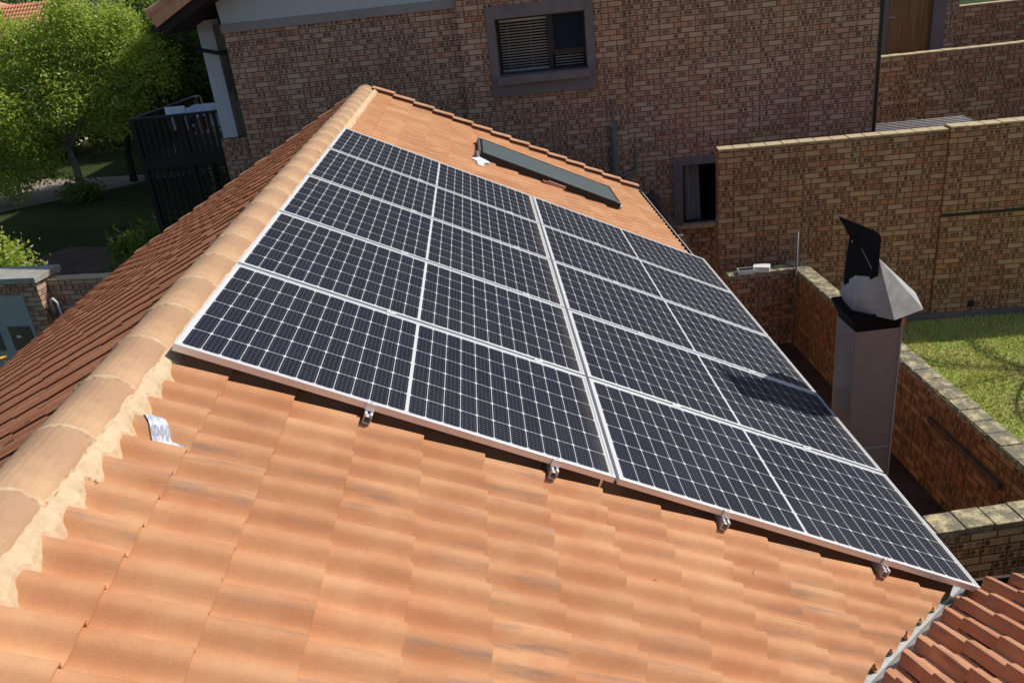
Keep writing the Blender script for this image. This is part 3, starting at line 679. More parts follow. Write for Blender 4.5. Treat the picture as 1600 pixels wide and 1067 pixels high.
clump('mortar_crumb', 'crumb', (1.42, -.86), 3, .008, 'single pale crumb at the lip of a grey-stained tile in the foreground', 'crumb', 4, G, .01)
clump('dry_leaf', 'dry_leaf', (2.20, -.60), 2, .008, 'small dark leaf bit lying on the tiles left of the valley', 'leaf', 5, G, .006)
clump('dry_leaf', 'dry_leaf', (3.30, -.40), 3, .010, 'brown leaf bit lying on the tiles close to the valley flashing', 'leaf', 6, G, .008)
clump('mortar_crumb', 'crumb', (2.78, -.33), 3, .008, 'long pale crumb on the tiles below the third rail end', 'crumb', 7, G, .014)
clump('dry_leaf', 'dry_leaf', (.262, -.58), 4, .009, 'dark crumb caught at the tile joint beside the foil tape end', 'leaf', 8, G, .01)

# ================================================================== CHIMNEY FLUE
ch = empty('chimney_flue', (4.055, 2.095, -2.3), 'square grey metal chimney flue with faceted silver cowl standing at the eave beside the panels', 'chimney')
O = Vector(ch.location)
def rel(b, nm, mt, **k):
    o = b.build(nm, mt, ch, **k); o.matrix_parent_inverse = Matrix.Translation(-O); return o
b = MB(); b.box((3.893, 1.932, GZ), (4.217, 2.258, -1.28)); rel(b, 'shaft', 'painted_flue', bevel=.004)
b = MB(); b.box((3.889, 1.928, -2.262), (4.221, 2.262, -2.25)); b.box((4.2165, 1.924, -3.4), (4.226, 1.934, -1.2)); rel(b, 'seam_strip', 'galvanised')
b = MB(); b.tube([(4.19, 1.931, -2.33), (4.19, 1.926, -2.33)], .006, 6); rel(b, 'rivet', 'steel_bright')
# throat flaring under the cowl, black
b = MB(); A = [(3.90, 1.94), (4.21, 1.94), (4.21, 2.25), (3.90, 2.25)]; B_ = [(3.84, 1.94), (4.21, 1.905), (4.25, 2.30), (3.86, 2.31)]
for k in range(4):
    j = (k + 1) % 4; b.quad([(*A[k], -1.27), (*A[j], -1.27), (*B_[j], -1.15), (*B_[k], -1.15)])
    b.quad([(*A[k], -1.30), (*A[j], -1.30), (*A[j], -1.27), (*A[k], -1.27)])
b.quad([(*q, -1.16) for q in B_]); rel(b, 'throat', 'black_steel')
# faceted hood, open on its left side, with a black box-like wind vane on top
rim = [(3.925, 2.235), (3.915, 2.055), (4.108, 1.825), (4.372, 1.945), (4.47, 2.25), (4.38, 2.48), (4.15, 2.54), (3.97, 2.42)]
rim = [Vector((x_, y_, -1.165)) for x_, y_ in rim]
A_ = Vector((3.927, 2.12, -.935)); B2 = Vector((3.915, 2.235, -1.005)); C_ = Vector((3.985, 1.875, -.715)); D_ = Vector((4.06, 2.12, -.78))
b = MB()
b.quad([rim[0], rim[1], A_, B2]); b.quad([rim[1], rim[2], C_, A_]); b.quad([rim[2], rim[3], C_]); b.quad([rim[3], rim[4], C_]); b.quad([rim[4], rim[5], D_, C_]); b.quad([rim[5], rim[6], D_]); b.quad([rim[6], rim[7], B2, D_]); b.quad([rim[7], rim[0], B2]); b.quad([A_, C_, D_, B2])
o = rel(b, 'cowl', 'galvanised', recalc=False); md = o.modifiers.new('s', 'SOLIDIFY'); md.thickness = .002
vp = [(3.868, 2.28, -0.52), (3.948, 1.883, -0.521), (3.956, 1.834, -0.53), (3.961, 1.82, -0.566), (3.966, 1.834, -0.66), (3.975, 1.855, -0.835), (3.965, 1.952, -0.90), (3.93, 2.134, -0.97), (3.912, 2.224, -1.03), (3.906, 2.196, -0.819), (3.903, 2.162, -0.64)]
b = MB(); b.prism([Vector(p) for p in vp], Vector((.005, .001, 0)))
# folded rear wing of the vane, dropping away behind the front plate
b.prism([Vector(vp[k]) for k in (2, 3, 4, 5)] + [Vector((4.10, 2.12, -.86)), Vector((4.10, 2.12, -.66))], Vector((.004, -.002, 0)))
rel(b, 'wind_vane', 'black_steel', recalc=True)
b = MB(); b.tube([(3.915, 1.985, -.675), (3.955, 1.90, -.795)], .0016, 5); b.tube([(3.895, 2.10, -.655), (3.90, 2.10, -.655)], .006, 8); rel(b, 'vane_rib', 'steel_bright')
b = MB()
for z_ in (-1.45, -1.9): 
    for x_ in (3.92, 4.19): b.tube([(x_, 1.931, z_), (x_, 1.927, z_)], .004, 6)
rel(b, 'rivet', 'steel_bright')

# ================================================================== NEIGHBOUR BRICK HOUSE
HY = rad(-6); hb = empty('brick_house', (-2.69, 11.60, GZ), 'two-storey brown face-brick house beyond the tiled roof, its wall in shade', 'house', None, HY)
HB = Matrix.Translation(Vector((-2.69, 11.60, 0))) @ Matrix.Rotation(HY, 4, 'Z')
HI = Matrix.Translation(Vector((0, 0, -GZ)))      # local z = world z - GZ
def hl(b, nm, mt, par=None, **k):
    """geometry given with x along the wall, y into the house, z world"""
    o = b.build(nm, mt, hb if par is None else par, **k)
    if par is None: o.matrix_parent_inverse = Matrix.Translation(Vector((0, 0, -GZ)))
    return o
S1, S2, S3 = 3.93, 6.62, 10.66        # pier left edge, pier right edge, right corner
# window openings
WX0, WX1, WZ0, WZ1 = 4.54, 6.0, -0.29, 0.595
# main wall built in pieces around the openings
LWX0, LWX1, LWZ0, LWZ1 = 7.52, 8.62, -3.13, -2.07
b = MB(); T = .23
b.box((0, 0, GZ), (S1, T, 0.83))
PB = -0.10                              # pier stands forward
b.box((S1, PB, GZ), (WX0, T, 2.2)); b.box((WX1, PB, GZ), (S2, T, 2.2)); b.box((WX0, PB, GZ), (WX1, T, WZ0)); b.box((WX0, PB, WZ1), (WX1, T, 2.2))
b.box((S2, 0, GZ), (LWX0, T, 2.2)); b.box((LWX1, 0, GZ), (S3, T, 2.2)); b.box((LWX0, 0, GZ), (LWX1, T, LWZ0)); b.box((LWX0, 0, LWZ1), (LWX1, T, 2.2))
b.box((S3 - T, T, GZ), (S3, 4.0, 2.2)); b.box((0, T, GZ), (T, 3.9, 1.0))
hl(b, 'wall', 'brick_house')
b = MB(); b.box((-.02, -.03, 0.83), (S1 + .02, T, 0.965)); hl(b, 'plaster_band', 'plaster_band')
b = MB(); b.prism([Vector((0, 0, .967)), Vector((S1, 0, .967)), Vector((S1, 0, 3.6)), Vector((-.02, 0, 1.32))], Vector((0, T, 0))); hl(b, 'gable_plaster', 'plaster_pale')
# upper window
def window(par, X0, X1, Z0, Z1, Y, nm='window'):
    b = MB(); w = .035
    b.box((X0, Y, Z0), (X0 + w, Y + .05, Z1)); b.box((X1 - w, Y, Z0), (X1, Y + .05, Z1)); b.box((X0 + w, Y, Z0), (X1 - w, Y + .05, Z0 + w)); b.box((X0 + w, Y, Z1 - w), (X1 - w, Y + .05, Z1))
    return b
b = window(hb, WX0, WX1, WZ0, WZ1, .06); b.box((5.385, .06, WZ0 + .035), (5.445, .11, WZ1 - .035)); b.box((5.445, .055, -.045), (WX1 - .035, .11, .005))
b.box((5.445, .05, .005), (5.475, .06, WZ1 - .035)); b.box((5.475, .05, .005), (WX1 - .035, .06, .03))
wf = hl(b, 'window', 'window_frame')
def sub(b, nm, mt, **k):
    return b.build(nm, mt, wf, **k)
b = MB(); b.box((WX0 + .03, .085, WZ0 + .03), (WX1 - .03, .089, WZ1 - .03)); sub(b, 'pane', 'window_glass')
b = MB(); b.box((5.48, .045, .035), (WX1 - .04, .049, WZ1 - .04)); sub(b, 'casement_pane', simple('pane_blue_reflection', (.006, .014, .035), .45, 0, .2, 2.0, .15))  # dark blue reflection put into the pane colour
b = MB()
for k in range(18):
    z = WZ0 + .06 + k * .0445; M_ = Matrix.Translation(Vector((0, .15, z))) @ Matrix.Rotation(rad(-38), 4, 'X')
    b.box((WX0 + .05, -.016, -.001), (5.375, .016, .001), M_)
    b.box((5.475, -.016, -.001), (WX1 - .05, .016, .001), M_)
b.box((WX0 + .05, .13, WZ1 - .065), (5.375, .17, WZ1 - .035)); b.box((WX0 + .05, .14, WZ0 + .035), (5.375, .16, WZ0 + .045))
for xx in (4.72, 5.1, 5.72): b.tube([(xx, .128, WZ0 + .04), (xx, .128, WZ1 - .04)], .0022, 5)
sub(b, 'blind', 'blind_slat')
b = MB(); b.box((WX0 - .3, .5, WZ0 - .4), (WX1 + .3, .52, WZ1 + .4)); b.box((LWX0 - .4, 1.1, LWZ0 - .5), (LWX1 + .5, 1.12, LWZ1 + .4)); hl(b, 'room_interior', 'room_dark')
# plaster surround with sill
b = MB(); y0, y1 = PB - .045, PB - .001; X0, X1, Z0, Z1 = 4.405, 6.135, -.625, .79
b.box((X0, y0, Z0), (WX0, y1, Z1)); b.box((WX1, y0, Z0), (X1, y1, Z1)); b.box((WX0, y0, Z0), (WX1, y1, WZ0)); b.box((WX0, y0, WZ1), (WX1, y1, Z1))
b.box((WX0 - .0, y1 + .001, WZ0 - .02), (WX1, .06, WZ0 + .001)); b.box((WX0 - .01, y1 + .001, WZ0), (WX0 + .004, .06, WZ1)); b.box((WX1 - .004, y1 + .001, WZ0), (WX1 + .01, .06, WZ1)); b.box((WX0, y1 + .001, WZ1 - .004), (WX1, .06, WZ1 + .01))
hl(b, 'window_surround', 'plaster_grey', bevel=.004)
b = MB(); b.box((WX0 - .04, y0 - .10, WZ0 - .135), (WX1 + .04, y0 - .001, WZ0 - .004)); hl(b, 'window_sill', 'plaster_grey', bevel=.008)
# lower window with curtain
b = window(hb, LWX0 + .001, LWX1, LWZ0, LWZ1, .08); wl2 = hl(b, 'window', 'window_frame')
b = MB(); b.box((LWX0 + .03, .10, LWZ0 + .03), (LWX1 - .03, .104, LWZ1 - .03)); b.build('pane', 'window_glass', wl2)
b = MB(); n = 44; top = []; bot = []
for k in range(n + 1):
    xx = LWX0 + .05 + .25 * k / n; yy = .22 + .022 * sin(k * .95) + .008 * sin(k * 2.3)
    top.append(Vector((xx, yy, LWZ1 + .1))); bot.append(Vector((xx + .02 + .02 * k / n, yy, LWZ0 - .1)))
for k in range(n): b.quad([bot[k], bot[k + 1], top[k + 1], top[k]])
b.build('curtain', 'curtain', wl2, recalc=False, smooth=True)
b = MB(); b.box((LWX0 - .16, -.04, LWZ0 - .03), (LWX0 - .0, -.001, LWZ1 + .14)); b.box((LWX0, -.04, LWZ1), (LWX1 + .2, -.001, LWZ1 + .14)); b.box((LWX0 - .004, 0, LWZ0), (LWX0 + .004, .08, LWZ1)); hl(b, 'window_surround', 'plaster_grey', bevel=.003)
b = MB(); 
for k in range(5): b.box((LWX0 - .14 + .232 * k, -.075, LWZ0 - .075), (LWX0 + .085 + .232 * k, .05, LWZ0 - .005))
hl(b, 'window_sill', 'coping_clean', bevel=.004)
# soil pipe on the pier
px = 6.36; yv2 = PB - .07
b = MB(); b.tube([(px, yv2, -3.6), (px, yv2, -1.42)], .055, 14); b.tube([(px, yv2, -1.44), (px, yv2, -1.26)], .064, 14); b.tube([(px, yv2, -1.28), (px, yv2 - .10, -1.24)], .05, 12)
b.tube([(px, yv2, -1.3), (px, yv2, -.80)], .026, 10); b.tube([(px, yv2, -1.95), (px, yv2, -1.87)], .064, 14)
b.tube([(px, yv2, -2.15), (px + .12, yv2 + .02, -2.13), (px + .30, -.06, -2.1), (px + .36, -.05, -2.02)], .036, 10); b.tube([(px + .36, -.05, -2.06), (px + .36, -.05, -1.72)], .02, 8)
hl(b, 'soil_pipe', 'pipe_grey', smooth=False)
b = MB(); b.tube([(px, yv2, -.81), (px, yv2, -.79)], .027, 10); hl(b, 'pipe_vent_cap', 'steel_bright')
b = MB(); b.box((S3 + .012, -.02, GZ), (S3 + .062, .03, 2.2)); hl(b, 'corner_downpipe', 'gutter_black')
b = MB(); b.box((S3 + .064, -.015, GZ), (S3 + .072, .0, 2.2)); hl(b, 'corner_strip', 'pipe_grey')
# roof: ridge along the depth of the house, gable towards the viewer
HR = rad(27); ex0, ez0 = -.88, 1.13; rx = 5.3
def HPt(u, v, n): return Vector((ex0 + (rx - ex0) - u * cos(HR) - n * sin(HR), v, ez0 + (rx - ex0) * tan(HR) - u * sin(HR) + n * cos(HR)))
Ls = (rx - ex0) / cos(HR); lps = [Ls - .30 * k for k in range(0, 21)][::-1]
o = tiles('roof', 'roof_tile_aged', HPt, lps, -.52, 4.0, hb, nn=0.03, seed=21, lip=.03, gauge=.30); o.matrix_parent_inverse = Matrix.Translation(Vector((0, 0, -GZ)))
b = MB(); th = .16; zr = ez0 + (rx - ex0) * tan(HR)
b.prism([Vector((ex0 + .02, -.5, ez0 - .05)), Vector((rx, -.5, zr - .05)), Vector((rx + 6.0, -.5, ez0 + .1)), Vector((rx + 6.0, -.5, ez0 - .1)), Vector((rx, -.5, zr - .26)), Vector((ex0 + .1, -.5, ez0 - .22))], Vector((0, 4.4, 0))); hl(b, 'soffit', 'timber_dark')
b = MB(); b.prism([Vector((ex0 - .01, -.56, ez0 + .075)), Vector((rx, -.56, zr + .075)), Vector((rx, -.56, zr - .11)), Vector((ex0 + .03, -.56, ez0 - .09))], Vector((0, .05, 0))); 
for k in range(14):
    t0, t1 = .4 * k, .4 * k + .43
    for yy, rr in ((-.50, .085), (-.30, .075)):
        b.tube([(ex0 - .06 + t0 * cos(HR), yy, ez0 + .07 + t0 * sin(HR) + .045), (ex0 - .06 + t1 * cos(HR), yy, ez0 + .07 + t1 * sin(HR) + .02)], [rr + .008, rr - .008], 12)
hl(b, 'verge_tile', 'roof_verge2') if 'roof_verge2' in MAT else hl(b, 'verge_tile', simple('roof_verge2', (0.55, 0.30, 0.19), .85, 0, .2, 6.0, .2))
b = MB(); b.prism([Vector((rx - .2, -.5, zr - .1)), Vector((rx + 6.2, -.5, ez0 - .1)), Vector((rx + 6.2, -.5, ez0)), Vector((rx, -.5, zr + .08))], Vector((0, 4.4, 0))); hl(b, 'rear_roof', 'roof_verge')
# verandah column, brick base, downpipe
b = MB(); b.box((-.66, .55, -.95), (-.38, .86, 1.05)); hl(b, 'column', 'column_paint', bevel=.004)
b = MB(); b.box((-.70, .50, GZ), (-.02, .95, -.965)); hl(b, 'column_base', 'brick_house')
b = MB(); b.box((-.38, .6, .55), (-.001, .9, .96)); hl(b, 'verandah_beam', 'plaster_grey')
b = MB(); b.tube([(-.80, .1, 1.0), (-.80, .12, .80), (-.66, .3, .62), (-.30, .30, .52), (-.12, .30, .50), (-.10, .30, .40), (-.10, .30, -1.2)], .035, 10); b.box((-.24, .26, -.15), (-.05, .34, .3)); hl(b, 'downpipe', 'gutter_black')
b = MB(); b.box((ex0 - .1, -.45, ez0 - .16), (ex0 + .02, 4, ez0 - .04)); hl(b, 'gutter', 'gutter_black')
b = MB(); b.box((-.6, .56, -1.3), (-.02, 3.5, -1.15)); hl(b, 'verandah_floor', 'timber_dark')

# timber deck with balustrade left of the brick house
dk = empty('timber_deck', (-4.0, 13.3, GZ), 'dark timber deck with slatted balustrade and lattice skirt in the house shadow', 'deck', None, HY)
def dl(b, nm, mt, **k): 
    o = b.build(nm, mt, dk, **k); o.matrix_parent_inverse = Matrix.Translation(Vector((0, 0, -GZ))); return o
b = MB()
for k in range(16): b.box((-.95, -.8 + .19 * k, -1.25), (1.0, -.63 + .19 * k, -1.21))
b.box((-.95, -.82, -1.42), (1.0, -.79, -1.26)); b.box((-.98, -.8, -1.42), (-.955, 2.3, -1.26)); dl(b, 'deck_boards', 'timber_dark')
for xx in (-.93, .0, .92): b = MB(); b.box((xx - .045, -.79, GZ), (xx + .045, -.70, -.50)); dl(b, 'post', 'timber_dark')
b = MB(); b.box((-.93, 2.2, GZ), (-.84, 2.29, -.50)); dl(b, 'post', 'timber_dark')
b = MB(); b.box((-1.0, -.80, -.52), (1.0, -.68, -.48)); b.box((-.99, -.68, -.52), (-.87, 2.3, -.48)); dl(b, 'handrail', 'timber_dark')
b = MB()
for k in range(15): b.box((-.86 + .122 * k, -.76, -1.2), (-.80 + .122 * k, -.735, -.52))
for k in range(22): b.box((-.93, -.6 + .13 * k, -1.2), (-.905, -.54 + .13 * k, -.52))
dl(b, 'baluster', 'timber_dark')
b = MB()
for k in range(16): b.box((-.95 + .13 * k, -.775, -4.4), (-.915 + .13 * k, -.76, -1.43))
for k in range(22): b.box((-.93, -.760, -4.3 + .13 * k), (.93, -.748, -4.265 + .13 * k))
for k in range(22): b.box((-.95, -.7 + .135 * k, -4.4), (-.935, -.66 + .135 * k, -1.43))
dl(b, 'lattice_skirt', 'timber_dark')
tb = empty('patio_table', (-3.75, 13.4, -1.21), 'patio table under a pale blue patterned cloth on the dark deck', 'table', None, HY)
b = MB(); n = 18
def zc(x_, y_): return .74 + .012 * sin(x_ * 9) * cos(y_ * 7)
gr_ = [[Vector((-.55 + 1.1 * i / n, -.4 + .8 * j / n, zc(i, j) - (.0 if 1 < i < n - 1 and 1 < j < n - 1 else .13 + .03 * sin(i * 2.1 + j * 1.7)))) for j in range(n + 1)] for i in range(n + 1)]
for i in range(n):
    for j in range(n): b.quad([gr_[i][j], gr_[i + 1][j], gr_[i + 1][j + 1], gr_[i][j + 1]])
b.build('tablecloth', 'cloth_blue', tb, recalc=False)
for sx in (-.45, .45):
    for sy in (-.3, .3): b = MB(); b.tube([(sx, sy, 0), (sx * .95, sy * .95, .71)], .018, 8); b.build('leg', 'steel_bright', tb)
def chair(loc, rz, label):
    c = empty('patio_chair', loc, label, 'chair', 'metal patio chairs on the deck', rz)
    b = MB(); b.box((-.2, -.2, .42), (.2, .2, .45)); b.build('seat', 'cloth_blue', c, bevel=.01)
    b = MB(); b.box((-.2, .18, .45), (.2, .21, .85)); b.build('backrest', 'cloth_blue', c, bevel=.01)
    for sx in (-.18, .18):
        for sy in (-.18, .18): b = MB(); b.tube([(sx * 1.1, sy * 1.15, 0), (sx, sy, .43)], .012, 6); b.build('leg', 'steel_bright', c)
chair((-4.18, 12.95, -1.21), 3.0, 'metal patio chair left of the cloth-covered table'); chair((-3.45, 12.85, -1.21), 3.3, 'metal patio chair in front of the cloth-covered table, nearer the column')

# unseen house added behind the brick front to shade the left tree and ground
tw = empty('shade_house', (3, 24, GZ), 'tall unseen house added behind the brick house to shade the left garden', 'house')
b = MB(); b.box((-5.3, -6.0, 0), (4, 28, 12.3)); b.build('wall', 'plaster_cream', tw)
b = MB(); b.prism([Vector((-5.9, -6.5, 12.2)), Vector((4.5, -6.5, 12.2)), Vector((-.4, -6.5, 14.6))], Vector((0, 36.5, 0))); b.build('roof', 'roof_verge', tw)

# lean-to tiles beyond the gutter end
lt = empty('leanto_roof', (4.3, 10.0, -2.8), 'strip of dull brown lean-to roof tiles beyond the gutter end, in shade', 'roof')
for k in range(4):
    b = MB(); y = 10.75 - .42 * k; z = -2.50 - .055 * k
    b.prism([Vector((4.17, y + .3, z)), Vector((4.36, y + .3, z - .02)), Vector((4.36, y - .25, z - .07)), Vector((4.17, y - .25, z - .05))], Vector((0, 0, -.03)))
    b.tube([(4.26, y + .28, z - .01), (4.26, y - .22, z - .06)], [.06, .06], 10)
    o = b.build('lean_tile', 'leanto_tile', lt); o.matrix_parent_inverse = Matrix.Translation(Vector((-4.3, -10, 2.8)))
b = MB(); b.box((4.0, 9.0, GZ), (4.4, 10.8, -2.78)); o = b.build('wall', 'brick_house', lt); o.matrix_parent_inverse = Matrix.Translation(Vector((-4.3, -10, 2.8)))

# ================================================================== GARDEN WALLS
def wall(name, label, p0, p1, th, z0, z1, mat, cop='coping', gap=True, group='brick garden walls'):
    """p0 -> p1 is the face seen from the camera; thickness goes to the left of p0->p1"""
    a = Vector((*p0, 0)); d = Vector((*p1, 0)) - a; L = d.length; ang = math.atan2(d.y, d.x)
    r = empty(name, (*p0, z0), label, 'wall', group, ang)
    ct = .026 if cop == 'coping_clean' else .074
    b = MB(); b.box((0, 0, 0), (L, th, z1 - z0 - ct - .001)); b.build('brickwork', mat, r)
    R = random.Random(int(L * 100)); b = MB(); n = int(L / .232); pw = L / n
    for k in range(n):
        j = R.uniform(-.004, .004); jz = R.uniform(-.003, .003)
        b.box((k * pw + .006, -.006 + j, z1 - z0 - ct + .002), ((k + 1) * pw - .006, th + .006 + j, z1 - z0 + jz))
    b.box((0.003, .006, z1 - z0 - ct), (L - .003, th - .006, z1 - z0 - .012))
    b.build('coping', cop, r, bevel=.005)
    return r
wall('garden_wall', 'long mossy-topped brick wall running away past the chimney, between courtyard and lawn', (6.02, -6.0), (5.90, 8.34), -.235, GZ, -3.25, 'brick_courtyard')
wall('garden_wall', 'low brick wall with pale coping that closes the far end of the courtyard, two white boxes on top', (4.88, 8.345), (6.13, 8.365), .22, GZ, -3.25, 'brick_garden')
wall('garden_wall', 'mossy brick wall with painted-in light crossing the courtyard beside the lower corner of the panels', (4.02, 2.03), (6.0, 2.13), .23, GZ, -3.25, 'brick_lit')
fw = wall('screen_wall', 'tall brick screen wall standing behind the lawn, pale coping on top', (4.91, 9.02), (8.235, 8.675), .22, GZ, -1.47, 'brick_garden', 'coping_clean', group=None)
fw2 = wall('screen_wall', 'right-hand length of the tall screen wall, set forward with a black damp stripe', (8.237, 8.635), (13.0, 8.15), .24, GZ, -1.44, 'brick_garden', 'coping_clean', group=None)
b = MB(); b.box((.0, -.012, 1.70), (4.7, -.001, 1.745)); b.build('damp_stripe', 'gutter_black', fw2)
b = MB(); b.box((.56, -.008, .17), (.66, -.001, .27)); b.build('vent', 'gutter_black', fw2); b = MB(); b.box((-3.3, -.035, 0), (4.7, -.001, .11)); b.build('plinth', 'plaster_grey', fw2)
# beam fixed on the courtyard side of the long wall
b = MB(); b.box((5.90, 3.05, -3.66), (5.955, 4.35, -3.585))
simple('weathered_timber', (0.14, 0.095, 0.065), 0.9, 0, 0.3, 9.0, 0.2)
tag(b.build('wall_bracket', 'weathered_timber'), 'dark weathered timber bar fixed along the inside of the long garden wall', 'bracket')
# leaning pole
b = MB(); b.tube([(5.90, 8.30, -2.66), (5.79, 8.05, GZ + .02)], .017, 8); tag(b.build('metal_pole', 'pipe_grey', smooth=True), 'thin grey pole leaning in the corner of the courtyard walls', 'pole')
# white boxes on the far courtyard wall
def wbox(loc, rz, open_, label):
    r = empty('white_box', loc, label, 'box', 'white boxes on the far courtyard wall', rz)
    b = MB()
    if open_:
        b.box((0, 0, 0), (.23, .006, .065)); b.box((0, .134, 0), (.23, .14, .065)); b.box((0, .006, 0), (.006, .134, .065)); b.box((.224, .006, 0), (.23, .134, .065)); b.box((.006, .006, 0), (.224, .134, .004))
        b.build('tray', 'white_plastic', r); b = MB(); b.box((.012, .012, .006), (.218, .128, .058)); b.build('contents', 'black_plastic', r)
    else:
        b.box((0, 0, 0), (.24, .16, .085)); b.build('body', 'white_plastic', r, bevel=.006)
        b = MB(); b.box((-.003, -.003, .066), (.243, .163, .0875)); b.build('lid', 'white_plastic', r, bevel=.005)
wbox((5.03, 8.335, -3.248), -.08, True, 'open white box with black contents on the far courtyard wall'); wbox((5.26, 8.385, -3.248), -.42, False, 'closed white box beside the open one on the far courtyard wall')
# orange tile shards
b = MB(); b.prism([Vector((7.68, 8.72, GZ + .05)), Vector((7.86, 8.66, GZ + .03)), Vector((7.93, 8.80, GZ + .09)), Vector((7.76, 8.86, GZ + .1))], Vector((0, 0, .02)))
b.prism([Vector((7.58, 8.46, GZ + .03)), Vector((7.76, 8.44, GZ + .02)), Vector((7.82, 8.58, GZ + .08)), Vector((7.66, 8.62, GZ + .09))], Vector((0, 0, .02)))
tag(b.build('tile_shard', 'orange_shard'), 'two bright orange tile shards on the shaded ground behind the cowl', 'tile piece')

# washing rack behind the screen wall
wr = empty('washing_rack', (8.0, 10.8, -2.0), 'silver wall-mounted washing rack with parallel rods behind the screen wall', 'washing rack')
def wrl(b, nm): o = b.build(nm, 'steel_bright', wr); o.matrix_parent_inverse = Matrix.Translation(Vector((-8, -10.8, 2.0))); return o
for k in range(6):
    y = 10.62 + .13 * k; b = MB(); b.tube([(7.9, y + .19, -1.88), (9.80 + .03 * k, y, -1.88)], .008, 6); wrl(b, 'rod')
b = MB(); b.tube([(9.84, 10.50, -1.88), (9.95, 11.32, -1.88)], .012, 6); b.tube([(8.1, 10.6, -1.90), (8.2, 11.5, -1.90)], .012, 6); wrl(b, 'frame')
b = MB(); b.tube([(9.9, 11.3, -1.88), (9.9, 11.35, -4.4)], .02, 6); b.tube([(8.2, 11.4, -1.9), (8.2, 11.4, -4.4)], .02, 6); wrl(b, 'post')
# rear parapet wall, back building with door
pw_ = wall('parapet_wall', 'brick parapet wall with bright white coping in front of the wooden door', (8.0, 12.1), (14.5, 11.75), .22, GZ, -.82, 'brick_garden', 'coping_clean', group=None)
bb_ = empty('door_building', (9.0, 14.0, GZ), 'shaded brick building with grey-framed wooden door at the top right corner', 'building', None, rad(-3))
def bl(b, nm, mt, par=None, **k):
    o = b.build(nm, mt, par or bb_, **k)
    if par is None: o.matrix_parent_inverse = Matrix.Translation(Vector((0, 0, -GZ)))
    return o
b = MB(); b.box((-1.6, 0, GZ), (.50, .23, 2.6)); b.box((1.86, 0, GZ), (2.12, .23, 2.6)); b.box((.5, 0, GZ), (1.86, .23, -2.0)); b.box((.5, 0, 1.0), (1.86, .23, 2.6)); bl(b, 'wall', 'brick_house')
b = MB(); b.box((.50, -.03, -2.0), (.72, .2, 1.0)); b.box((1.60, -.03, -2.0), (1.86, .2, 1.0)); bl(b, 'door_surround', 'plaster_grey')
b = MB()
for k in range(7): b.box((.72 + .1257 * k, .06, -2.0), (.72 + .1257 * k + .1237, .1, 1.0))
dr = bl(b, 'door', 'door_wood')
b = MB(); b.tube([(.77, .05, -.35), (.88, .04, -.35)], .009, 6); b.tube([(.77, .07, -.35), (.77, .04, -.35)], .012, 6); b.build('handle', 'steel_bright', dr)
wall('yard_wall', 'shaded brick yard wall with white lit coping, right of the wooden door', (11.2, 14.05), (19, 13.5), .22, GZ, -.28, 'brick_garden', 'coping_clean', group=None)

# ================================================================== LEFT: METER PILLAR, WALL, FLOWERS
mp = empty('meter_pillar', (-6.02, 9.60, GZ), 'brick meter pillar with concrete cap and two olive meter doors', 'pillar', None, rad(-13))
b = MB(); b.box((-1.6, 0, 0), (0, .56, 2.02)); b.build('brickwork', 'brick_house', mp)
b = MB(); b.box((-1.65, -.04, 2.022), (.05, .60, 2.12)); b.build('cap', 'concrete', mp, bevel=.006)
b = MB(); b.box((-1.5, -.012, .25), (-.30, -.001, 1.82)); b.build('meter_panel', 'meter_panel', mp)
b = MB(); b.box((-1.45, -.03, .85), (-1.0, -.0125, 1.28)); b.build('meter_door', 'meter_door', mp, bevel=.003)
b = MB(); b.box((-.80, -.03, .85), (-.38, -.0125, 1.28)); d_ = b.build('meter_door', 'meter_door', mp, bevel=.003)
b = MB(); b.box((-.68, -.033, 1.08), (-.60, -.0302, 1.12)); b.build('plate', 'white_plastic', d_)
b = MB(); b.tube([(-.42, -.03, 1.02), (-.42, -.05, 1.0)], .015, 6); b.build('latch', 'black_plastic', d_)
wall('boundary_wall', 'low brick boundary wall joining the meter pillar, running behind the left roof edge', (-5.98, 9.85), (-3.2, 9.25), .20, GZ, -2.52, 'brick_house', 'coping_clean', group=None)
b = MB(); b.tube([(-5.92, 9.70, -3.05), (-5.90, 9.66, -2.82), (-5.84, 9.62, -2.78), (-5.78, 9.60, -2.85), (-5.76, 9.6, -3.4)], .018, 8); tag(b.build('garden_tap', 'white_plastic', smooth=True), 'pale bent tap pipe standing beside the meter pillar', 'tap')
fl = empty('flower_plant', (-6.25, 8.5, GZ), 'yellow-orange flower on a thin stem below the meter pillar', 'plant')
for k, (dx, dy, h) in enumerate(((0, 0, 1.22), (-.12, .1, .95), (.1, -.05, .8))):
    b = MB(); b.tube([(dx * .3, dy * .3, 0), (dx * .8, dy, h * .6), (dx, dy, h)], .008, 5); b.build('stem', 'leaf_stem', fl) if 'leaf_stem' in MAT else b.build('stem', simple('leaf_stem', (.16, .2, .07), .7, 0, .1, 9.0), fl)
    if k < 2:
        b = MB()
        for q in range(9):
            a = q * .7; d = Vector((cos(a), sin(a), .35)) * .06; c0 = Vector((dx, dy, h)); sidev = Vector((-sin(a), cos(a), 0)) * .022
            b.quad([c0, c0 + d * .6 + sidev, c0 + d, c0 + d * .6 - sidev])
        b.build('flower_head', 'yellow_petal', fl, recalc=False)

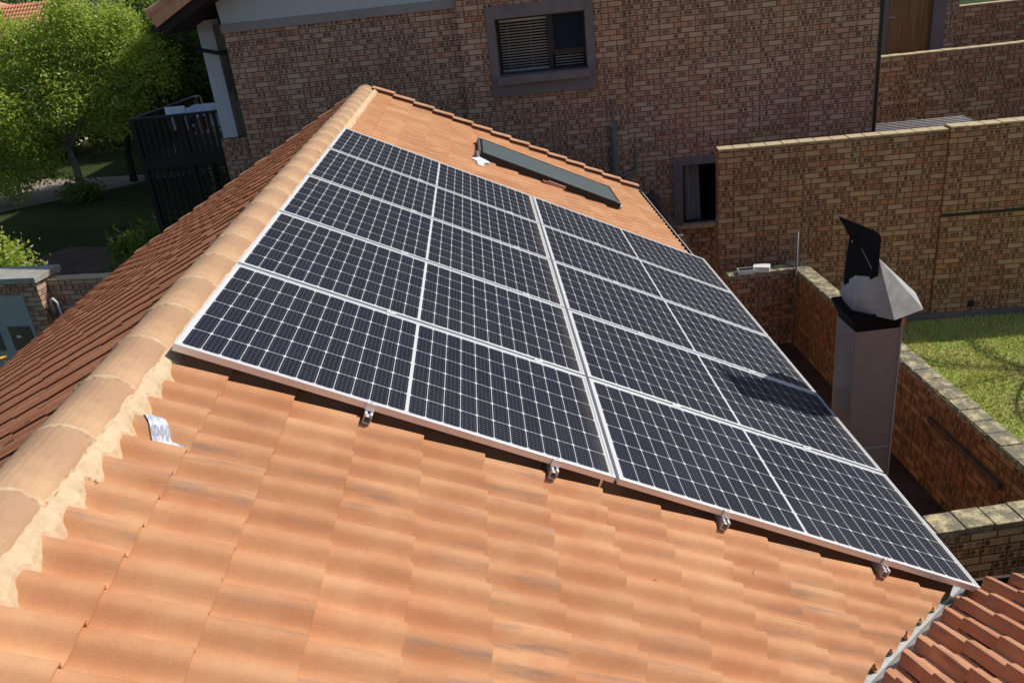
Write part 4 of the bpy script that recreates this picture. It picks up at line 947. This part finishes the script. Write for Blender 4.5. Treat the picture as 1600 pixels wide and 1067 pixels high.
# ================================================================== VEGETATION
def leaves(name, mat, blobs, n, size, parent=None, seed=1, off=Vector((0, 0, 0)), shell=.55):
    R = random.Random(seed); v = []; f = []; lv = []
    tot = sum(b_[3] ** 2 for b_ in blobs)
    for (cx, cy, cz, r, sq) in blobs:
        m_ = int(n * r * r / tot); ncl = max(4, m_ // 14)
        for c_ in range(ncl):
            while True:
                d = Vector((R.uniform(-1, 1), R.uniform(-1, 1), R.uniform(-1, 1)))
                if .02 < d.length < 1: break
            rr = (shell + (1 - shell) * R.random()) * (1 + .22 * noise.noise(Vector((cx + d.x * 2, cy + d.y * 2, cz + d.z * 2))))
            c = Vector((cx, cy, cz)) + Vector((d.x, d.y, d.z * sq)).normalized() * r * rr * Vector((1, 1, sq)).length / 1.732 
            tone = R.random()
            cs = r * .075 + size * 1.1
            for k in range(14):
                p = c + Vector((R.gauss(0, 1), R.gauss(0, 1), R.gauss(0, .8))) * cs
                a = Vector((R.uniform(-1, 1), R.uniform(-1, 1), R.uniform(-.6, .8))).normalized(); nrm = Vector((R.uniform(-1, 1), R.uniform(-1, 1), R.uniform(.0, 1.3))).normalized()
                w_ = a.cross(nrm); 
                if w_.length < .1: continue
                w_.normalize(); s_ = size * R.uniform(.6, 1.35)
                i = len(v); v += [tuple(p - a * s_), tuple(p + w_ * s_ * .45), tuple(p + a * s_), tuple(p - w_ * s_ * .45)]
                f.append((i, i + 1, i + 2, i + 3)); lv.append((min(1, max(0, tone * .6 + R.random() * .4)), R.random(), R.random()))
    me = bpy.data.meshes.new(name); me.from_pydata(v, [], f); fcol(me, 'lv', lv); me.materials.append(MAT[mat])
    o = bpy.data.objects.new(name, me); COL.objects.link(o)
    if parent: o.parent = parent
    return o
def tree(loc, label, mat, blobs, n, size, bark='bark', trunk_h=1.6, tr=.12, seed=1, group=None, shell=.5, name='leafy_tree', limbs=9):
    t = empty(name, loc, label, 'tree', group); R = random.Random(seed)
    b = MB(); cx = sum(q[0] for q in blobs) / len(blobs); cy = sum(q[1] for q in blobs) / len(blobs)
    b.tube([(0, 0, -.1), (.05, .03, trunk_h * .5), (.02 + cx * .1, .05, trunk_h)], [tr * 1.3, tr, tr * .85], 8)
    base = Vector((.02 + cx * .1, .05, trunk_h))
    for k in range(limbs):
        q = blobs[k % len(blobs)]; e = Vector((q[0], q[1], q[2])) + Vector((R.uniform(-1, 1), R.uniform(-1, 1), R.uniform(-.3, .9))) * q[3] * .7
        m1 = base.lerp(e, .35) + Vector((R.uniform(-.2, .2), R.uniform(-.2, .2), R.uniform(-.1, .2))); m2 = base.lerp(e, .7) + Vector((R.uniform(-.2, .2), R.uniform(-.2, .2), R.uniform(0, .3)))
        b.tube([base - Vector((0, 0, .15)), m1, m2, e], [tr * .6, tr * .42, tr * .26, tr * .08], 6, cap=False)
        for j in range(3):
            s0 = m1.lerp(e, R.random()); e2 = s0 + Vector((R.uniform(-1, 1), R.uniform(-1, 1), R.uniform(-.2, .8))) * q[3] * .5
            b.tube([s0, s0.lerp(e2, .5) + Vector((0, 0, .08)), e2], [tr * .22, tr * .14, tr * .04], 5, cap=False)
    b.build('trunk', bark, t, smooth=True)
    leaves('crown', mat, blobs, n, size, t, seed, shell=shell)
    return t
# main bright tree
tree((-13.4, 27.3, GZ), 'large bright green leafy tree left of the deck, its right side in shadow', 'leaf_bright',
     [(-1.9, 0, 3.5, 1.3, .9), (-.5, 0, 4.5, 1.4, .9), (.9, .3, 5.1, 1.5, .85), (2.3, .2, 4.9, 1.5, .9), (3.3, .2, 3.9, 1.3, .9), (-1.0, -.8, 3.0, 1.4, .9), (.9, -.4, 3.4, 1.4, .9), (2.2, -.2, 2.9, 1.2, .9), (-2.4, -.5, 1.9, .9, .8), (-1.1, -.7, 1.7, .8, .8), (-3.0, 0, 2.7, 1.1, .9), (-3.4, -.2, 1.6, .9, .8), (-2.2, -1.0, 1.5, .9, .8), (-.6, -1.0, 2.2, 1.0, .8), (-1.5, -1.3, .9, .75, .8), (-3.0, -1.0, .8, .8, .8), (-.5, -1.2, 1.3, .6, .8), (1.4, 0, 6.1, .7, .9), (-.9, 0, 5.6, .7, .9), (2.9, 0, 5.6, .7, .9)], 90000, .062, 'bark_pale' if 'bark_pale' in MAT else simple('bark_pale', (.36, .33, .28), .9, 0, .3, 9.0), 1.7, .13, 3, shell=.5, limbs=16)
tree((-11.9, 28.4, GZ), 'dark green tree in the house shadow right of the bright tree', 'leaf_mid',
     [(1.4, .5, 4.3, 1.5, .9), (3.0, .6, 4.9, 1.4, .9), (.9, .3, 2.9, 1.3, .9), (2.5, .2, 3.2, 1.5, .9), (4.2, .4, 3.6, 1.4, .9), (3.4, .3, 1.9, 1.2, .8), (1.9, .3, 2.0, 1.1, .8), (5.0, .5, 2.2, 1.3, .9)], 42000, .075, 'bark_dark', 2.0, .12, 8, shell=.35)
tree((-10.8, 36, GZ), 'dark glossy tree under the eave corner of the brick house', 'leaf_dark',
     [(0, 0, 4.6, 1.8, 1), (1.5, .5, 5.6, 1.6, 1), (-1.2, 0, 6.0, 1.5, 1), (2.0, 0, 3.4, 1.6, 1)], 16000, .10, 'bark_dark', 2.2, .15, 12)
G2 = 'trees beyond the garden'
bt = [(-30.5, 62, 4.2, 'leaf_grey', 'grey-green tree behind the bright tree, below the top edge'), (-24.5, 62, 4.4, 'leaf_dark', 'dark tree on the skyline left of the eave corner'), (-19.5, 60, 4.5, 'leaf_dark', 'dark tree on the skyline behind the eave corner'), (-37, 66, 4.2, 'leaf_grey', 'grey-green tree above the far tiled roof'), (-15.5, 66, 4.6, 'leaf_mid', 'mid green tree on the skyline hidden partly by the gable'), (-44, 72, 4.6, 'leaf_dark', 'dark tree behind the far tiled roof at the left edge')]
for k, (x_, y_, r_, mt_, lb_) in enumerate(bt):
    tree((x_, y_, GZ), lb_, mt_, [(0, 0, 6.4, r_ * .62, .9), (r_ * .5, .3, 5.0, r_ * .5, .9), (-r_ * .5, -.3, 4.6, r_ * .55, .9), (.4, -.4, 3.0, r_ * .6, .9), (r_ * .3, 0, 8.2, r_ * .45, .9)], 6500, .17, 'bark_dark', 2.2, .16, 30 + k, G2)
G3 = 'dark trees between the bright tree and the deck'
for k, (x_, y_, lb_) in enumerate([(-18.5, 37, 'dark low-branched tree behind the left side of the bright tree'), (-14.8, 39, 'dark low-branched tree behind the trunk of the bright tree'), (-11.2, 42, 'dark low-branched tree seen through the deck railing'), (-22.5, 42, 'dark low-branched tree below the far tiled roof'), (-8.8, 35, 'dark low-branched tree between the deck and the white column')]):
    tree((x_, y_, GZ), lb_, 'leaf_dark', [(0, 0, 3.2, 1.7, .9), (1.5, .3, 2.3, 1.5, .9), (-1.5, -.3, 2.1, 1.5, .9), (.3, -.5, 1.2, 1.5, .7), (2.3, 0, 1.1, 1.2, .8), (-2.3, 0, 1.0, 1.2, .8)], 9000, .13, 'bark_dark', 1.2, .13, 60 + k, G3, shell=.3)
# wood far behind reads as one mass
wb = [(-60 + 7.0 * k + (k % 3), 92 + 5 * (k % 2), 1.5 + (k % 4) * .8, 5.2, .9) for k in range(14)]
tag(leaves('distant_wood', 'leaf_grey', wb, 16000, .30, None, 77), kind='stuff')
# shrubs
def shrub(loc, label, mat, r, n, size, seed, h=1.0):
    s_ = empty('leafy_shrub', loc, label, 'shrub', 'shrubs in the left garden')
    leaves('foliage', mat, [(0, 0, h * .6, r, .9), (r * .5, .2, h * .4, r * .7, .9), (-r * .5, -.1, h * .5, r * .75, .9)], n, size, s_, seed, shell=.3)
    b = MB()
    for k in range(6): b.tube([(0, 0, 0), (.2 * cos(k), .2 * sin(k), h * .4), (.45 * cos(k * 1.3), .45 * sin(k * 1.3), h * .8)], [.03, .02, .008], 5)
    b.build('stem', 'bark_dark', s_)
shrub((-9.3, 13.9, GZ), 'sunlit green shrub at the left edge behind the meter pillar', 'leaf_bright', .8, 8000, .045, 51, 2.2)
shrub((-5.3, 13.6, GZ), 'shaded shrub beside the left roof verge, right of the path', 'leaf_mid', .75, 2600, .06, 52, 2.2)
shrub((-6.4, 14.8, GZ), 'shaded shrub below the deck, nearer the driveway', 'leaf_mid', .7, 2200, .06, 53, 1.6)
shrub((-12.6, 25.6, GZ), 'dark low shrub at the foot of the bright tree', 'leaf_mid', .6, 1500, .06, 54, .7)

# palm whose fronds shade the lawn
pm = empty('feather_palm', (10.85, 7.05, GZ), 'feathery palm standing on the lawn beyond the right edge', 'palm')
b = MB(); b.tube([(0, 0, 0), (.05, 0, 1.2), (0, 0, 2.3)], [.16, .12, .11], 10); b.build('trunk', 'bark', pm)
R = random.Random(6); b = MB()
for k in range(12):
    a = k * 2.4; L = 1.6 + .3 * R.random(); pts = []
    for j in range(9):
        t = j / 8; pts.append(Vector((cos(a) * L * t, sin(a) * L * t, 2.3 + .55 * sin(t * 2.2) * (.4 + .6 * (k % 3)) - .5 * t * t)))
    b.tube(pts, [.02] * 9, 4)
    for j in range(1, 9):
        for sgn in (-1, 1):
            d = (pts[j] - pts[j - 1]).normalized(); sd_ = d.cross(Vector((0, 0, 1))).normalized() * sgn
            for q in range(2):
                p = pts[j - 1].lerp(pts[j], q / 2); e = p + (sd_ * .8 + d * .55 + Vector((0, 0, -.25))).normalized() * (.17 * (1 - .5 * abs(j / 8 - .4)))
                b.quad([p, p.lerp(e, .5) + d * .02, e, p.lerp(e, .5) - d * .02])
b.build('fronds', 'leaf_mid2' if 'leaf_mid2' in MAT else simple('leaf_mid2', (.08, .12, .03), .6, 0, .2, 3.0), pm, recalc=False)

# lawn grass blades and weeds
R = random.Random(17); v = []; f = []; lv = []
for k in range(60000):
    x_ = R.uniform(6.2, 10.6); y_ = R.uniform(1.6, 8.55)
    nzv = noise.noise(Vector((x_ * 1.3, y_ * 1.3, 0))); 
    h = R.uniform(.02, .05) * (1 + .7 * nzv); a = R.uniform(0, 6.28); w_ = .006 + .004 * R.random(); lx, ly = R.uniform(-.03, .03), R.uniform(-.03, .03)
    i = len(v); v += [(x_ - cos(a) * w_, y_ - sin(a) * w_, GZ + .006), (x_ + cos(a) * w_, y_ + sin(a) * w_, GZ + .006), (x_ + lx, y_ + ly, GZ + .01 + h)]
    f.append((i, i + 1, i + 2)); lv.append((min(1, max(0, .5 + .7 * nzv + R.uniform(-.3, .3))), R.random() * (.75 + .5 * max(0, noise.noise(Vector((x_ * .8 + 9, y_ * .8, 4))))), 0))
me = bpy.data.meshes.new('lawn_grass'); me.from_pydata(v, [], f); fcol(me, 'lv', lv); me.materials.append(MAT['grass_blade']); o = bpy.data.objects.new('lawn_grass', me); COL.objects.link(o); tag(o, kind='stuff')

# ================================================================== FAR TILED HOUSE (top left)
fh = empty('far_house', (-17.3, 38.0, GZ), 'distant house with orange tiled roof at the top left corner', 'house', None, rad(9))
def FP(u, v, n): return Vector((v, 4.6 - u * cos(rad(24)) - n * sin(rad(24)), 6.75 - u * sin(rad(24)) + n * cos(rad(24))))
tiles('roof', 'roof_tile_far', FP, [.42 * k + .42 for k in range(12)], -14, -1.0, fh, nn=0, gauge=.42, lip=.05, seed=40, nu=1)
b = MB(); b.box((-14, .45, 0), (-1.3, 9, 4.55)); b.build('wall', 'plaster_cream', fh)
b = MB(); b.box((-14, -.12, 4.42), (-1, -.0, 4.56)); b.build('gutter', 'timber_dark', fh)
b = MB(); b.prism([Vector((-14, 4.5, 6.7)), Vector((-4.0, 4.5, 6.7)), Vector((-8, 4.6, 8.3)), Vector((-14, 4.6, 8.6))], Vector((0, 4, 0))); b.build('upper_roof', 'roof_verge', fh)
b = MB(); b.box((-6, .40, 3.2), (-2.4, .449, 4.2)); b.build('window', 'window_frame', fh)
